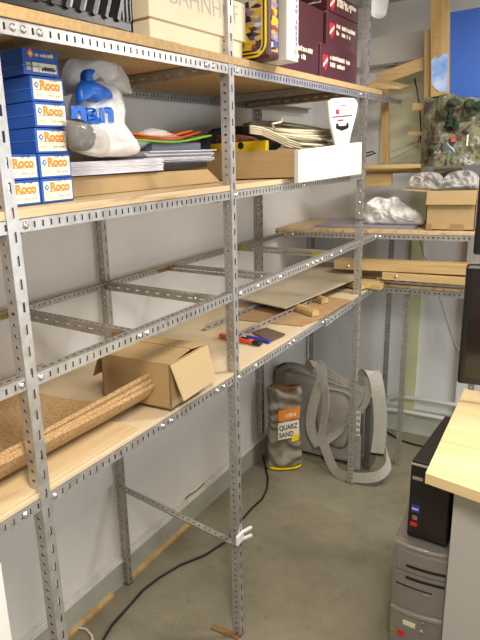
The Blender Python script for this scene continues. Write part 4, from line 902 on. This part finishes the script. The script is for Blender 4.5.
# grey tower (below)
g0 = at(393.5, 541, 'z', .42); gv = V((.998, .06, 0)).normalized(); gb = V((-.06, .998, 0)); gw, gd = .20, .47
tg = thing('grey_computer_tower', 'silver grey computer tower standing on the floor beside the desk', 'computer', V((g0.x+.1, g0.y+.2, 0)))
g0 = V((g0.x, g0.y, 0))
def gbx(a0, a1, d0, d1, z0, z1_, nm, mt, bev=.002, o=g0, A=gv, B=gb, par=tg):
    q = [o+A*a+B*d for a, d in ((a0, d0), (a1, d0), (a1, d1), (a0, d1))]
    return P_(MB().hexa([p+Z*z0 for p in q], [p+Z*z1_ for p in q]), nm, mt, par, bevel=bev)
gbx(0, gw, .03, gd, .0, .415, 'case', m_silver, .004)
# bowed front panel
def bow(a0, a1, z0, z1_, dpt, nm, mt, base=0, par=tg, o=g0, bev=.003):
    n = 8; pts = []
    for k in range(n+1):
        a = a0+(a1-a0)*k/n; t_ = 1-((a-gw/2)/(gw/2))**2; pts.append(o+gv*a+gb*(-dpt*t_-base+.012)+Z*z0)
    pts += [o+gv*a1+gb*.034+Z*z0, o+gv*a0+gb*.034+Z*z0]
    return P_(MB().prism(pts, (0,0,z1_-z0)), nm, mt, par, bevel=bev)
bow(0, gw, 0, .409, .014, 'front_panel', m_silver); bow(-.001, gw+.001, .408, .421, .020, 'top_rim', m_silverl)
bow(.012, gw-.012, .175, .395, .014, 'drive_bay_panel', m_silver, .003); bow(.0, gw, .150, .166, .016, 'middle_rim', m_silverl, .004)
bow(.045, gw-.035, .338, .347, .014, 'drive_slot', m_black, .0055, bev=0); bow(.045, gw-.035, .293, .302, .014, 'drive_slot', m_black, .0055, bev=0)
bow(.014, gw-.014, .318, .3195, .014, 'panel_joint', m_black, .0037, bev=0); bow(.014, gw-.07, .262, .265, .014, 'floppy_slot', m_black, .0055, bev=0)
bow(.10, .125, .250, .253, .014, 'eject_tab', m_silverl, .0058, bev=0)
P_(MB().dome(g0+gv*.105+gb*-.008+Z*.105, -gb, .009, .003, 12), 'power_button', m_silverl, tg); P_(MB().dome(g0+gv*.108+gb*-.008+Z*.140, -gb, .007, .002, 12), 'reset_button', m_silver, tg)
bow(.045, .085, .108, .124, .014, 'badge', m_label, .0042, bev=0); bow(.03, .05, .055, .075, .014, 'red_sticker', m_heart, .0042, bev=0); bow(.006, .026, .06, .075, .014, 'olive_sticker', m_olive, .0042, bev=0)
# black tower on it
k0 = at(407, 534, 'z', .422); k0 = V((k0.x, k0.y, .422)); kt = at(406.5, 459.5, 'y', k0.y).z-.422
tb = thing('black_computer_tower', 'slim black computer tower standing on top of the grey one', 'computer', k0+V((.06, .2, 0)))
kb_ = (at(441, 414.5, 'z', .422+kt)-at(407, 459, 'z', .422+kt)); kd = kb_.length; kb_.normalize(); ka = V((kb_.y, -kb_.x, 0)); ko = V((k0.x, k0.y, 0))
def kbx(a0, a1, d0, d1, z0, z1_, nm, mt, bev=.002): return gbx(a0, a1, d0, d1, .422+z0, .422+z1_, nm, mt, bev, ko, ka, kb_, tb)
kw = .125
kbx(0, kw, .008, kd, 0, kt, 'case', m_black, .003); kbx(.0, kw, -.004, .012, 0, kt-.012, 'front_panel', m_black, .004)
kbx(-.001, kw+.001, -.006, .006, kt-.011, kt-.0075, 'chrome_trim', m_silverl, .0005)
kbx(.008, .04, -.0055, -.003, kt-.062, kt-.050, 'name_badge', m_silverl, 0)

kbx(.01, .036, -.0055, -.003, .095, .122, 'blue_sticker', m_bluet, 0); scribble(ko+ka*.013+kb_*-.0060+Z*(.422+.103), ka, Z, .02, .010, m_label, 'sticker_lettering', tb, 4)
kbx(.015, .03, -.0055, -.003, .066, .082, 'orange_sticker', mat('dull_orange', (.35, .16, .08), .5), 0); kbx(.010, .03, -.0055, -.003, .042, .056, 'red_sticker', m_heart, 0)
kbx(.05, kw-.004, -.0052, -.003, .02, kt-.02, 'glossy_door', m_screen, .001)
# monitors
def monitor(label, z0, z1_, xl, tilt, stand):
    t = thing('monitor', label, 'monitor', (xl+.25, 2.35, z0), 'black monitors on the desk')
    R = Matrix.Rotation(tilt, 3, 'Z'); o = V((xl, 2.30, 0))
    def bx_(x0, x1, y0, y1, a, b, nm, mt, bev=.002, par=t):
        q = [o+R@V((x, y, 0)) for x, y in ((x0, y0), (x1, y0), (x1, y1), (x0, y1))]
        return P_(MB().hexa([p+Z*a for p in q], [p+Z*b for p in q]), nm, mt, par, bevel=bev)
    bx_(0, .50, 0, .035, z0, z1_, 'housing', m_mon, .010)
    bx_(.022, .478, -.002, .001, z0+.03, z1_-.022, 'screen', m_screen, 0)
    bx_(.004, .496, -.0015, .001, z1_-.012, z1_-.010, 'bezel_line', m_silverl, 0)
    if stand:
        bx_(.22, .28, .035, .06, .80, z1_-.1, 'stand_column', m_mon); bx_(.12, .38, -.06, .14, .7505, .765, 'stand_foot', m_mon, .004)
        bx_(.22, .28, .0, .06, .765, z0+.02, 'stand_neck', m_mon)
    else: bx_(.22, .28, .035, .06, z0-.4, z0+.15, 'arm', m_mon)
    return t
xm = at(461, 330, 'y', 2.30).x
monitor('lower black monitor with its stand on the desk top', .825, 1.277, xm, .10, True)
monitor('upper black monitor mounted above the other one', 1.312, 1.70, xm+.018, .10, False)
# white object at the lower left corner
p = at(3, 562, 'x', .58)
tag(MB().prism([V((.60, p.y-.16, .55)), V((.60, at(13,640,'x',.60).y, at(13,640,'x',.60).z)), V((.60, at(3,572,'x',.60).y, at(3,572,'x',.60).z)), V((.60, at(2,563,'x',.60).y, at(2,563,'x',.60).z)), V((.60, at(-4,560,'x',.60).y, at(-4,560,'x',.60).z)), V((.60, p.y-.16, p.z))], (-.03, 0, 0)).build('white_container', m_white, bevel=.004) , 'white plastic container edge at the lower left corner of the view', 'container')
